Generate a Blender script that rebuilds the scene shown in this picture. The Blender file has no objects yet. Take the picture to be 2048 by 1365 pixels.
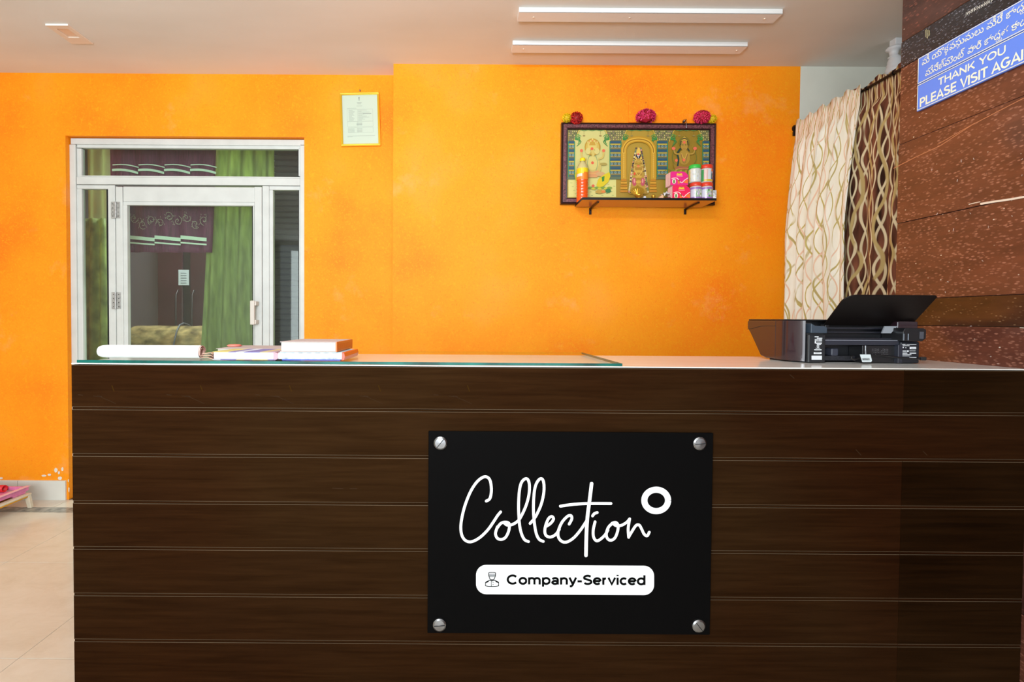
import bpy, math, random
from mathutils import Vector, Matrix
random.seed(7)
S = bpy.context.scene
C = S.collection
PI = math.pi

# ------------------------------------------------------------------ camera
F, W, H = 977.0, 2048, 1365
PITCH, ROLL, CAMZ = 0.0205, 0.0065, 1.166
view = Matrix.Rotation(PI/2 - PITCH, 3, 'X') @ Matrix.Rotation(ROLL, 3, 'Z')
d = view.transposed() @ Vector((0, 1, 0))
SX = F*d.x/-d.z - (922 - W/2)
SY = (638 - H/2) + F*d.y/-d.z
cam = bpy.data.cameras.new('camera'); cam.sensor_width = 36; cam.lens = F*36/W
cam.shift_x = SX/W; cam.shift_y = SY/W; cam.clip_start = 0.02
co = bpy.data.objects.new('camera', cam); C.objects.link(co)
co.matrix_world = Matrix.Translation((0, 0, CAMZ)) @ view.to_4x4()
S.camera = co

def at(px, py, Y=None, X=None, Z=None):
    """world point on the plane Y=, X= or Z= seen at photo pixel (px, py)"""
    v = view @ Vector(((px - W/2 + SX)/F, -(py - H/2 - SY)/F, -1))
    if Y is not None: t = Y/v.y
    elif X is not None: t = X/v.x
    else: t = (Z - CAMZ)/v.z
    return Vector((0, 0, CAMZ)) + v*t

# ------------------------------------------------------------------ world, lights, exposure
w = bpy.data.worlds.new('world'); S.world = w; w.use_nodes = True
w.node_tree.nodes['Background'].inputs[0].default_value = (.92, .97, 1, 1)
w.node_tree.nodes['Background'].inputs[1].default_value = 1.0
def area(name, loc, aim, size, power, col=(1, 1, 1)):
    l = bpy.data.lights.new(name, 'AREA'); l.shape = 'RECTANGLE'; l.size, l.size_y = size
    l.energy = power; l.color = col
    o = bpy.data.objects.new(name, l); C.objects.link(o); o.location = loc
    o.rotation_euler = (Vector(aim) - Vector(loc)).to_track_quat('-Z', 'Y').to_euler()
    return o
area('daylight_entrance', (-0.9, -3.7, 1.35), (-0.3, 2.9, 1.45), (5.0, 2.3), 172, (.86, .95, 1))
area('lobby_tube_light', (-0.3, 0.3, 2.52), (0.1, 3.0, 2.2), (1.2, .08), 22, (.88, .96, 1))
area('ceiling_fill', (-0.6, -0.5, 1.5), (-0.6, 0.9, 2.68), (.5, .5), 50, (.86, .95, 1))  # added upward fill to brighten the ceiling, not a lamp of the room
area('bedroom_fill', (-1.9, 4.0, 2.55), (-1.9, 3.9, 0), (.8, .8), 62, (.9, 1, 1))  # added fill so the room beyond the door shows; no lamp seen there
S.view_settings.view_transform = 'Standard'; S.view_settings.look = 'None'
S.view_settings.gamma = 1; S.view_settings.use_curve_mapping = False
S.view_settings.exposure = 0.0

# ------------------------------------------------------------------ materials
def lin(c):
    return tuple((x/255/12.92 if x <= 10 else ((x/255+.055)/1.055)**2.4) for x in c) + (1,)
class NT:
    def __init__(s, m): s.t = m.node_tree; s.n = s.t.nodes; s.b = s.n['Principled BSDF']
    def new(s, k, ins=None, **kw):
        n = s.n.new(k)
        for a, v in kw.items(): setattr(n, a, v)
        for i, v in (ins or {}).items():
            if isinstance(v, bpy.types.NodeSocket): s.t.links.new(v, n.inputs[i])
            else: n.inputs[i].default_value = v
        return n
    def ramp(s, fac, stops, interp='LINEAR'):
        n = s.new('ShaderNodeValToRGB', {0: fac}); r = n.color_ramp; r.interpolation = interp
        while len(r.elements) < len(stops): r.elements.new(.5)
        for e, (p, c) in zip(r.elements, stops): e.position = p; e.color = c if len(c) == 4 else lin(c)
        return n.outputs[0]
    def math(s, op, a, b=0.0, c=0.0): return s.new('ShaderNodeMath', {0: a, 1: b, 2: c}, operation=op).outputs[0]
    def mix(s, f, a, b, blend='MIX'):
        n = s.new('ShaderNodeMix', data_type='RGBA', blend_type=blend)
        for i, v in ((0, f), (6, a), (7, b)):
            if isinstance(v, bpy.types.NodeSocket): s.t.links.new(v, n.inputs[i])
            else: n.inputs[i].default_value = v if i == 0 or len(v) == 4 else lin(v)
        return n.outputs[2]
    def pos(s, scale=(1, 1, 1), rot=(0, 0, 0)):
        g = s.new('ShaderNodeNewGeometry').outputs['Position']
        return s.new('ShaderNodeMapping', {0: g, 2: rot, 3: scale}).outputs[0]
    def noise(s, vec, scale, detail=3, rough=.5, dist=0.0):
        return s.new('ShaderNodeTexNoise', {'Vector': vec, 'Scale': scale, 'Detail': detail, 'Roughness': rough, 'Distortion': dist}).outputs[0]
    def bump(s, h, strength=.2, dist=.002):
        s.t.links.new(s.new('ShaderNodeBump', {'Height': h, 'Strength': strength, 'Distance': dist}).outputs[0], s.b.inputs['Normal'])
    def col(s, c): s.t.links.new(c, s.b.inputs['Base Color'])
    def rough(s, c): s.t.links.new(c, s.b.inputs['Roughness'])

MC = {}
def mat(name, c=(200, 200, 200), rough=.5, metal=0, spec=.5, coat=0, var=0, vscale=30, stretch=(1, 1, 1), emit=0, bump=0):
    if name in MC: return MC[name]
    m = bpy.data.materials.new(name); m.use_nodes = True; MC[name] = m
    b = m.node_tree.nodes['Principled BSDF']
    b.inputs['Base Color'].default_value = lin(c); b.inputs['Roughness'].default_value = rough
    b.inputs['Metallic'].default_value = metal; b.inputs['Specular IOR Level'].default_value = spec
    b.inputs['Coat Weight'].default_value = coat; b.inputs['Coat Roughness'].default_value = .05
    if var or bump:
        t = NT(m); n = t.noise(t.pos(stretch), vscale, 4)
        lo = tuple(max(0, x*(1-var)) for x in c); hi = tuple(min(255, x*(1+var)) for x in c)
        if var: t.col(t.ramp(n, [(.3, lo), (.7, hi)]))
        if bump: t.bump(n, bump, .002)
    return m

def m_orange():
    m = mat('orange_stucco_paint', (255, 145, 10), .62, spec=.3); t = NT(m)
    big = t.noise(t.pos((1, 1, 1)), 1.6, 3, .5)
    col = t.ramp(big, [(.3, (255, 128, 2)), (.45, (255, 147, 3)), (.58, (255, 155, 10)), (.75, (255, 160, 48))])
    p = t.pos((1, 1, 1.0))
    sw = t.noise(p, 52, 6, .7, 2.0)
    col = t.mix(t.ramp(sw, [(.52, (0, 0, 0, 1)), (.62, (.8, .8, .8, 1))]), col, (255, 166, 16))
    sw2 = t.noise(t.pos((1, 1, 1), (.3, .7, .4)), 100, 5, .7, 1.5)
    col = t.mix(t.ramp(sw2, [(.55, (0, 0, 0, 1)), (.72, (.75, .75, .75, 1))]), col, (246, 106, 2))
    # pale efflorescence in scattered patches
    pw = t.noise(t.pos((1, 1, 1)), 2.3, 6, .7)
    col = t.mix(t.ramp(pw, [(.6, (0, 0, 0, 1)), (.85, (.6, .6, .6, 1))]), col, (255, 176, 120))
    t.col(col); t.bump(t.math('ADD', sw, sw2), .25, .003)
    return m
def m_ceiling():
    m = mat('ceiling_paint', (224, 220, 214), .8, spec=.2); t = NT(m)
    n = t.noise(t.pos((.5, 1.4, 1)), 1.5, 4)
    t.col(t.ramp(n, [(.3, (218, 213, 205)), (.7, (230, 226, 220))])); t.bump(t.noise(t.pos(), 60), .1)
    return m
def m_granite(name, base, dark, speck, dens=.5, scale=60):
    m = mat(name, base, .16, spec=.5); t = NT(m)
    col = t.ramp(t.noise(t.pos((1, 1.0, 3.2), (.12, 0, 0)), 6, 5, .6), [(.3, dark), (.7, base)])
    v = t.new('ShaderNodeTexVoronoi', {'Vector': t.pos((1, .55, 1.25), (.25, 0, 0)), 'Scale': scale*2.1, 'Randomness': 1.0})
    n2 = t.noise(t.pos((1, 1, 2)), 90, 3)
    f = t.math('MULTIPLY', t.ramp(v.outputs['Distance'], [(.24, (1, 1, 1, 1)), (.44, (0, 0, 0, 1))]),
               t.ramp(v.outputs['Color'], [(1-dens-.1, (0, 0, 0, 1)), (1-dens+.15, (1, 1, 1, 1))]))
    col = t.mix(t.math('MULTIPLY', f, t.ramp(n2, [(.35, (.2, .2, .2, 1)), (.65, (1, 1, 1, 1))])), col, speck)
    v3 = t.new('ShaderNodeTexVoronoi', {'Vector': t.pos((1, .7, 1)), 'Scale': 70})
    f3 = t.math('MULTIPLY', t.ramp(v3.outputs['Distance'], [(.08, (1, 1, 1, 1)), (.13, (0, 0, 0, 1))]),
                t.ramp(v3.outputs['Color'], [(.72, (0, 0, 0, 1)), (.8, (1, 1, 1, 1))]))
    col = t.mix(f3, col, (205, 190, 175)); t.col(col)
    t.rough(t.ramp(t.noise(t.pos(), 4), [(.3, (.12, .12, .12, 1)), (.7, (.3, .3, .3, 1))]))
    return m
def m_wood(name, a, b):
    m = mat(name, a, .45, spec=.0); t = NT(m)
    n = t.noise(t.pos((1.2, 1, 26)), 3.5, 6, .62, .4)
    n2 = t.noise(t.pos((1, 1, 1)), 1.3, 2)
    col = t.mix(t.ramp(n2, [(.35, (0, 0, 0, 1)), (.65, (1, 1, 1, 1))]), t.ramp(n, [(.3, a), (.7, b)]), t.ramp(n, [(.3, (36, 21, 9)), (.7, (48, 30, 15))]))
    sc = t.noise(t.pos((1, 1, 4.5), (0, .25, 0)), 21, 8, .75, .8)
    col = t.mix(t.ramp(sc, [(.71, (0, 0, 0, 1)), (.76, (.55, .55, .55, 1))]), col, (120, 96, 74))
    t.col(col); t.rough(t.ramp(n2, [(.3, (.34, .34, .34, 1)), (.7, (.46, .46, .46, 1))]))
    return m
def m_tile():
    m = mat('cream_vitrified_tile', (214, 204, 190), .17, spec=.5); t = NT(m)
    n = t.noise(t.pos((1, 1.6, 1), (0, 0, .4)), 5, 8, .7, .6)
    t.col(t.ramp(n, [(.25, (206, 194, 177)), (.5, (217, 207, 192)), (.8, (226, 218, 206))]))
    return m
def m_curtain(name, base, base2, lines, k, wdt):
    """wavy vertical lines crossing each other, along the cloth (world y across, z down)"""
    m = mat(name, base, .85, spec=.15); t = NT(m)
    g = t.new('ShaderNodeSeparateXYZ', {0: t.new('ShaderNodeNewGeometry').outputs['Position']})
    y, z = g.outputs[1], g.outputs[2]
    c = t.ramp(t.noise(t.pos((1, 9, .9)), 4, 3), [(.35, base), (.65, base2)])
    fine = t.noise(t.pos((1, 60, 3)), 12, 2)
    for i, (lc, fr, ph, amp, kk) in enumerate(lines):
        nz = t.noise(t.pos((1, .9, 1.0), (0, 0, .0)), 1.8 + (i//2)*.5, 2)
        wob = t.math('MULTIPLY', t.math('SINE', t.math('ADD', t.math('MULTIPLY', z, fr), t.math('ADD', t.math('MULTIPLY', nz, 4.0), ph))), amp)
        u = t.math('ADD', t.math('MULTIPLY', y, k*kk), t.math('ADD', wob, t.math('MULTIPLY', nz, 1.1)))
        fr_ = t.math('ABSOLUTE', t.math('SUBTRACT', t.math('FRACT', u), .5))
        msk = t.ramp(fr_, [(wdt, (1, 1, 1, 1)), (wdt*1.8, (0, 0, 0, 1))])
        brk = t.ramp(t.noise(t.pos((1, 5, 1.0)), 5+i, 2), [(.3, (0, 0, 0, 1)), (.42, (1, 1, 1, 1))])
        c = t.mix(t.math('MULTIPLY', msk, brk), c, lc)
    t.col(c); t.bump(fine, .3, .002)
    return m
def m_glass(name, tint, gloss=1.0, base=.03):
    m = bpy.data.materials.new(name); m.use_nodes = True; MC[name] = m
    n = m.node_tree.nodes; n.clear(); l = m.node_tree.links
    tr = n.new('ShaderNodeBsdfTransparent'); tr.inputs[0].default_value = lin(tint)
    gl = n.new('ShaderNodeBsdfGlossy'); gl.inputs['Roughness'].default_value = .02
    fr = n.new('ShaderNodeMath'); fr.operation = 'POWER'; fr.inputs[1].default_value = 4.5
    lw = n.new('ShaderNodeLayerWeight'); lw.inputs[0].default_value = .5; l.new(lw.outputs['Facing'], fr.inputs[0])
    ad = n.new('ShaderNodeMath'); ad.operation = 'MULTIPLY_ADD'; ad.inputs[1].default_value = gloss; ad.inputs[2].default_value = base; l.new(fr.outputs[0], ad.inputs[0])
    mx = n.new('ShaderNodeMixShader'); o = n.new('ShaderNodeOutputMaterial')
    l.new(ad.outputs[0], mx.inputs[0]); l.new(tr.outputs[0], mx.inputs[1]); l.new(gl.outputs[0], mx.inputs[2]); l.new(mx.outputs[0], o.inputs[0])
    return m

ORANGE = m_orange(); CEIL = m_ceiling(); WOOD = m_wood('dark_brown_laminate', (30, 13, 5), (43, 21, 8))
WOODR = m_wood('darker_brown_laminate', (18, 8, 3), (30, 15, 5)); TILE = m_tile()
RED_G = m_granite('red_brown_granite', (108, 62, 46), (74, 42, 34), (150, 102, 84), .75)
RED_D = m_granite('dark_red_granite', (82, 50, 42), (48, 28, 24), (124, 72, 58), .45)
BLK_G = m_granite('black_granite', (44, 42, 46), (24, 23, 26), (120, 120, 130), .5, 95)
BRN_G = m_granite('brown_black_granite', (74, 44, 28), (44, 26, 18), (150, 120, 90), .22, 90)
GROUT = mat('grout', (120, 96, 84), .8)
WHITEP = mat('white_wall_paint', (214, 214, 202), .75, var=.03, vscale=3)
ALU = mat('painted_aluminium', (208, 210, 206), .38, spec=.4, var=.025, vscale=9)
STEEL = mat('brushed_steel', (150, 150, 152), .3, metal=1)
DARK = mat('dark_rubber', (25, 25, 27), .6)
BLACK = mat('black_plastic', (22, 22, 25), .32)
BLACKG = mat('glossy_black_plastic', (44, 27, 34), .14, coat=.5)
EDGE = mat('worn_lit_groove_edge', (88, 72, 56), .6, spec=.05)  # worn groove edges; the light they catch is put into the paler colour

# ------------------------------------------------------------------ mesh tools
class MB:
    def __init__(s): s.v = []; s.f = []; s.m = []; s.mats = []
    def mi(s, m):
        if m not in s.mats: s.mats.append(m)
        return s.mats.index(m)
    def face(s, pts, m):
        b = len(s.v); s.v += [Vector(p) for p in pts]; s.f.append(tuple(range(b, b+len(pts)))); s.m.append(s.mi(m))
    def grid(s, rows, m, closed=False):
        b = len(s.v); n = len(rows[0]); i = s.mi(m)
        for r in rows: s.v += [Vector(p) for p in r]
        for a in range(len(rows)-1):
            for k in range(n if closed else n-1):
                k2 = (k+1) % n
                s.f.append((b+a*n+k, b+a*n+k2, b+(a+1)*n+k2, b+(a+1)*n+k)); s.m.append(i)
        return b
    def box(s, x0, x1, y0, y1, z0, z1, m, M=None):
        if x0 > x1: x0, x1 = x1, x0
        if y0 > y1: y0, y1 = y1, y0
        if z0 > z1: z0, z1 = z1, z0
        b = len(s.v); i = s.mi(m)
        for x, y, z in ((x0, y0, z0), (x1, y0, z0), (x1, y1, z0), (x0, y1, z0), (x0, y0, z1), (x1, y0, z1), (x1, y1, z1), (x0, y1, z1)):
            p = Vector((x, y, z)); s.v.append(M @ p if M else p)
        for q in ((0, 3, 2, 1), (4, 5, 6, 7), (0, 1, 5, 4), (1, 2, 6, 5), (2, 3, 7, 6), (3, 0, 4, 7)):
            s.f.append(tuple(b+k for k in q)); s.m.append(i)
        return s
    def prism(s, pts, vec, m):
        """pts: outline (3D, planar); vec: extrusion"""
        pts = [Vector(p) for p in pts]; vec = Vector(vec); n = len(pts)
        nrm = Vector((0, 0, 0))
        for k in range(n): nrm += (pts[k]-pts[0]).cross(pts[(k+1) % n]-pts[0])
        if nrm.dot(vec) > 0: pts.reverse()
        b = len(s.v); i = s.mi(m); s.v += pts + [p+vec for p in pts]
        s.f.append(tuple(range(b, b+n))); s.m.append(i)
        s.f.append(tuple(range(b+2*n-1, b+n-1, -1))); s.m.append(i)
        for k in range(n):
            k2 = (k+1) % n; s.f.append((b+k2, b+k, b+n+k, b+n+k2)); s.m.append(i)
        return s
    def lathe(s, c, prof, m, seg=20, ax='Z', arc=(0, 2*PI)):
        c = Vector(c); rows = []
        for r, h in prof:
            row = []
            for k in range(seg):
                a = arc[0] + (arc[1]-arc[0])*k/seg
                p = {'Z': (r*math.cos(a), r*math.sin(a), h), 'Y': (r*math.cos(a), -h, r*math.sin(a)), 'X': (h, r*math.cos(a), r*math.sin(a))}[ax]
                row.append(c+Vector(p))
            rows.append(row)
        s.grid(rows, m, True); return s
    def tube(s, pts, r, m, seg=8, cap=True):
        pts = [Vector(p) for p in pts]; rows = []
        for k, p in enumerate(pts):
            d = (pts[min(k+1, len(pts)-1)]-pts[max(k-1, 0)]).normalized()
            u = d.cross(Vector((0, 0, 1)) if abs(d.z) < .95 else Vector((1, 0, 0))).normalized(); v = d.cross(u)
            rr = r[k] if isinstance(r, (list, tuple)) else r
            rows.append([p+(u*math.cos(2*PI*a/seg)+v*math.sin(2*PI*a/seg))*rr for a in range(seg)])
        s.grid(rows, m, True)
        if cap: s.face(rows[0][::-1], m); s.face(rows[-1], m)
        return s
    def build(s, name, parent=None, bevel=0, smooth=False, kind=None, label=None, solid=0):
        lo = Vector([min(v[i] for v in s.v) for i in range(3)]); hi = Vector([max(v[i] for v in s.v) for i in range(3)])
        c = (lo+hi)/2
        if parent is None: c.z = lo.z
        me = bpy.data.meshes.new(name); me.from_pydata([v-c for v in s.v], [], s.f)
        for m in s.mats: me.materials.append(m)
        for p, i in zip(me.polygons, s.m): p.material_index = i; p.use_smooth = smooth
        me.update()
        o = bpy.data.objects.new(name, me); C.objects.link(o)
        if parent: o.parent = parent; o.location = c - worldloc(parent)
        else: o.location = c
        if solid:
            md = o.modifiers.new('thick', 'SOLIDIFY'); md.thickness = solid; md.offset = 0
        if bevel:
            md = o.modifiers.new('bevel', 'BEVEL'); md.width = bevel; md.segments = 2; md.limit_method = 'ANGLE'; md.angle_limit = .6
        if kind: o['kind'] = kind
        if label: o['label'] = label
        return o
def worldloc(o):
    v = Vector((0, 0, 0))
    while o: v += o.location; o = o.parent
    return v
def tag(o, label, cat, group=None, kind=None):
    o['label'] = label; o['category'] = cat
    if group: o['group'] = group
    if kind: o['kind'] = kind
    return o
def thing(name, loc, label, cat, group=None):
    o = bpy.data.objects.new(name, None); C.objects.link(o); o.location = loc; o.empty_display_size = .05
    return tag(o, label, cat, group)
def struct(name, loc=(0, 0, 0)):
    o = bpy.data.objects.new(name, None); C.objects.link(o); o.location = loc; o['kind'] = 'structure'; return o
def bx(*a): return MB().box(*a)

OFF = [0]
# flat strokes on a plane: P(u,v) -> 3D point; used for printed lettering
def smooth_pts(p, n=6):
    out = []
    for i in range(len(p)-1):
        a, b, c, e = p[max(i-1, 0)], p[i], p[i+1], p[min(i+2, len(p)-1)]
        for k in range(n):
            t = k/n
            out.append(tuple(.5*((2*b[j]) + (-a[j]+c[j])*t + (2*a[j]-5*b[j]+4*c[j]-e[j])*t*t + (-a[j]+3*b[j]-3*c[j]+e[j])*t**3) for j in (0, 1)))
    out.append(tuple(p[-1])); return out
def stroke(mb, P, pts, wd, m, caps=True, curve=False):
    if curve: pts = smooth_pts(pts)
    L, R = [], []
    for k in range(len(pts)):
        a = Vector(pts[max(k-1, 0)]); b = Vector(pts[k]); c = Vector(pts[min(k+1, len(pts)-1)])
        d1 = (b-a) if (b-a).length > 1e-9 else (c-b); d2 = (c-b) if (c-b).length > 1e-9 else d1
        n1 = Vector((-d1.y, d1.x)).normalized(); n2 = Vector((-d2.y, d2.x)).normalized()
        n = (n1+n2); n = n.normalized() if n.length > .2 else n1
        s_ = min(1/max(n.dot(n1), .5), 1.6)*wd/2
        OFF[0] += 6e-7                      # printed strokes that cross lie one over the other
        L.append(P(*(b+n*s_))); R.append(P(*(b-n*s_)))
    for k in range(len(pts)-1): mb.face([R[k], R[k+1], L[k+1], L[k]], m)
    if caps:
        for q, q2, sg in ((pts[0], pts[1], 1), (pts[-1], pts[-2], -1)):
            a0 = math.atan2(q[1]-q2[1], q[0]-q2[0])
            mb.face([P(q[0]+wd/2*math.cos(a0-PI/2+a*PI/7), q[1]+wd/2*math.sin(a0-PI/2+a*PI/7)) for a in range(8)], m)
def arc(cx, cy, rx, ry, a0, a1, n=14):
    return [(cx+rx*math.cos(math.radians(a0+(a1-a0)*k/n)), cy+ry*math.sin(math.radians(a0+(a1-a0)*k/n))) for k in range(n+1)]
xh = .74
def GL():
    o = .1; g = {}
    bowl = lambda cx: arc(cx, xh/2, .24, xh/2-.07, 0, 360, 20)
    g['C'] = (.86, [arc(.45, .5, .35, .42, 42, 318, 20)]); g['O'] = (.92, [arc(.46, .5, .36, .42, 0, 360, 24)])
    g['G'] = (.92, [arc(.45, .5, .35, .42, 42, 320, 20) + [(.78, .44), (.5, .44)]]); g['o'] = (.66, [bowl(.33)])
    g['m'] = (1.0, [[(.12, 0), (.12, xh)], [(.12, .48)] + arc(.31, .46, .19, .2, 170, 0, 8) + [(.5, 0)], arc(.69, .46, .19, .2, 170, 0, 8) + [(.88, 0)]])
    g['n'] = (.66, [[(.12, 0), (.12, xh)], [(.12, .46)] + arc(.33, .44, .2, .22, 160, 0, 8) + [(.53, 0)]])
    g['p'] = (.68, [[(.12, -.22), (.12, xh)], bowl(.35)]); g['d'] = (.68, [[(.56, 0), (.56, 1)], bowl(.33)])
    g['a'] = (.62, [[(.12, .54)] + arc(.31, .5, .19, .17, 140, 0, 8) + [(.5, 0)], arc(.3, .22, .19, .15, 0, 360, 14)])
    g['y'] = (.6, [[(.06, xh), (.3, .06)], [(.54, xh), (.28, -.05), (.2, -.16), (.08, -.16)]])
    g['-'] = (.4, [[(.04, .34), (.36, .34)]])
    g['S'] = (.74, [arc(.37, .72, .25, .2, 30, 250, 12)[:-2] + arc(.37, .29, .27, .21, 75, -150, 14)])
    g['e'] = (.64, [[(.1, .37), (.55, .37)], arc(.32, .37, .24, .3, 0, 318, 18)])
    g['r'] = (.44, [[(.12, 0), (.12, xh)], [(.12, .46)] + arc(.32, .4, .2, .26, 150, 92, 5)])
    g['v'] = (.58, [[(.05, xh), (.29, .06), (.53, xh)]]); g['i'] = (.26, [[(.13, 0), (.13, xh)], [(.13, .9), (.13, 1.03)]])
    g['c'] = (.6, [arc(.32, .37, .23, .3, 45, 315, 16)])
    g['T'] = (.68, [[(.34, 0), (.34, 1)], [(.02, .92), (.66, .92)]]); g['H'] = (.8, [[(.12, 0), (.12, 1)], [(.68, 0), (.68, 1)], [(.12, .5), (.68, .5)]])
    g['A'] = (.78, [[(.04, 0), (.39, .93), (.74, 0)], [(.18, .3), (.6, .3)]]); g['N'] = (.82, [[(.12, 0), (.12, 1)], [(.12, .92), (.7, .08)], [(.7, 0), (.7, 1)]])
    g['K'] = (.78, [[(.12, 0), (.12, 1)], [(.68, .97), (.14, .36)], [(.34, .56), (.72, .02)]])
    g['Y'] = (.74, [[(.04, .98), (.37, .48), (.7, .98)], [(.37, 0), (.37, .48)]])
    g['U'] = (.8, [[(.12, 1), (.12, .36)] + arc(.4, .36, .28, .29, 180, 360, 12) + [(.68, 1)]])
    g['P'] = (.7, [[(.12, 0), (.12, 1)], [(.12, .92), (.36, .92)] + arc(.38, .69, .22, .23, 90, -90, 10) + [(.12, .46)]])
    g['L'] = (.62, [[(.12, 1), (.12, .08), (.6, .08)]]); g['E'] = (.68, [[(.12, 0), (.12, 1)], [(.12, .92), (.62, .92)], [(.12, .5), (.58, .5)], [(.12, .08), (.62, .08)]])
    g['V'] = (.74, [[(.04, 1), (.37, .07), (.7, 1)]]); g['I'] = (.26, [[(.13, 0), (.13, 1)]]); g[' '] = (.36, [])
    return g
GLY = GL(); OFF = [0]
def text_width(s): return sum(GLY[c][0] for c in s)
def letters(mb, P, s, x0, x1, ybase, cap, m, wd=.17):
    global OFF
    """draw s between x0 and x1, letters cap tall above ybase"""
    k = (x1-x0)/text_width(s); x = x0
    for c in s:
        a, st = GLY[c]
        for q in st:
            OFF[0] += .000012
            # stroke width is kept even: work in plane units
            stroke(mb, P, [(x+u*k, ybase+v*cap) for u, v in q], wd*cap, m, caps=False)
        x += a*k

# ================================================================== SETTING
YL, YR, ZC = 3.082, 2.945, CAMZ+1.519
XS = at(786, 400, Y=YR).x               # the step between the two wall faces
# ---- floor
fl = struct('floor'); base = bx(-3.9, 3.2, -4, YL+.10, -.06, -.004, GROUT).build('floor_slab', fl)
tx, ty = .645, .647
STONE = mat('grey_stone_strip', (136, 134, 126), .2, var=.25, vscale=25)
me_cache = {}
def slab(nm, parent, x0, x1, y0, y1, z0, z1, m, bev=.0012):
    k = (round(x1-x0, 4), round(y1-y0, 4), round(z1-z0, 4), m.name, bev)
    o = bx(x0, x1, y0, y1, z0, z1, m).build(nm, parent, bevel=bev) if k not in me_cache else None
    if o is None:
        s = me_cache[k]; o = s.copy(); C.objects.link(o); o.parent = parent
        o.location = Vector(((x0+x1)/2, (y0+y1)/2, (z0+z1)/2)) - worldloc(parent)
    else: me_cache[k] = o
    return o
for j in range(-3, 9):
    X0 = -2.143 + tx*(j-2)
    for i in range(-6, 2):
        Y0 = 1.638 + ty*(i-1) + ty
        y1 = min(Y0+ty, 2.878)
        slab('tile', fl, X0+.0008, X0+tx-.0008, Y0+.0008 , y1-.0008, -.008, 0, TILE)
slab('stone_strip', fl, -3.9, 3.2, 2.879, 2.956, -.008, 0, STONE)
for j in range(-1, 11):
    X0 = -2.479 + .6*(j-1)
    slab('border_tile', fl, X0+.001, X0+.598, 2.958, YL-.001, -.008, 0, TILE)
# ---- ceiling
ce = bx(-3.9, 3.2, -4, YL+.10, ZC, ZC+.1, CEIL).build('ceiling', kind='structure')
# ---- orange back wall, left face with the door opening
OL, OR_, OT = at(134, 600, Y=YL).x, at(611.5, 500, Y=YL+.03).x, at(300, 272.5, Y=YL).z
mb = MB(); mb.box(-3.9, OL, YL, YL+.10, 0, ZC, ORANGE); mb.box(OR_, XS, YL, YL+.10, 0, ZC, ORANGE)
mb.box(OL, OR_, YL, YL+.10, OT, ZC, ORANGE); mb.build('wall_left_back', kind='structure')
XO = at(1601, 140, Y=YR).x
mb = bx(XS, XO, YR, YL+.10, 0, ZC, ORANGE)
mb.build('wall_right_back', kind='structure')
bx(XO, 3.2, YR, YL+.10, 0, ZC, WHITEP).build('wall_alcove', kind='structure')
bx(3.1, 3.2, 1.0, YR, 0, ZC, WHITEP).build('wall_right', kind='structure')
bx(-3.9, -3.8, -4, YL, 0, ZC, WHITEP).build('wall_left', kind='structure')
# flaking white paint low beside the door opening
FL = mat('flaked_white_plaster', (232, 222, 208), .8, var=.05, vscale=80)
mb = MB()
for px, py, a, b in ((112, 941, 3.5, 4.5), (118, 946, 2, 3), (120, 957, 4, 3.4), (88, 952, 4.5, 2), (99, 950, 3.5, 2.2), (125, 939, 2.2, 4), (2, 957, 4, 2), (137, 962, 1, 3), (138, 980, 1, 5)):
    pts = [at(px+a*(1+.13*math.sin(3*q+px))*math.cos(q*PI/7), py+b*(1+.12*math.cos(2*q+py))*math.sin(q*PI/7), Y=YL-.001) for q in range(14)]
    mb.prism(pts, (0, -.0012, 0), FL)
mb.build('flaked_plaster', bpy.data.objects['wall_left_back'], kind='stuff')
# low white skirting made of tile pieces
SK = mat('skirting_tile', (222, 221, 212), .3, var=.02, vscale=6)
bs = struct('baseboard_left', (-3, YL, 0)); zs = at(60, 962, Y=YL-.012).z
e1 = at(131, 990, Y=YL-.012).x
for x0, x1 in ((-3.8, -3.28), (-3.278, -2.80), (-2.798, e1)): slab('skirting_tile', bs, x0, x1-.0015, YL-.012, YL, 0, zs, SK, .001)
bs2 = struct('baseboard_right', (1, YR, 0))
for k in range(5): slab('skirting_tile', bs2, XS+.01+.6*k, XS+.606+.6*k, YR-.012, YR, 0, zs, SK, .001)

# ---- granite pillar on the right
GX, GY = 1.438, 1.62
gp = struct('wall_granite', (GX+.2, .8, 0))
bx(GX+.0145, GX+.5, -.6, GY-.014, 0, ZC, GROUT).build('core', gp)
zz = [.0, .42, .78, CAMZ-.012, CAMZ+.072, CAMZ+.323, CAMZ+.581, CAMZ+.831, CAMZ+.914, CAMZ+1.29, ZC]
gm = [RED_G, RED_D, RED_G, BRN_G, RED_G, RED_G, RED_G, BLK_G, RED_D, RED_G]
for k in range(10):
    off = [0, .001, 0, .0012, 0, .0015, 0, .001, 0, .001][k]
    bx(GX-off, GX+.016, .5, GY, zz[k]+.0007, zz[k+1]-.0007, gm[k]).build('granite_slab', gp, bevel=.0012)
    bx(GX-off, GX+.016, -.6, .498, zz[k]+.0007, zz[k+1]-.0007, gm[(k+3) % 5]).build('granite_slab', gp, bevel=.0012)
    bx(GX+.017, GX+.5, GY-.015, GY, zz[k]+.0007, zz[k+1]-.0007, gm[k]).build('granite_slab', gp, bevel=.0012)
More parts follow.
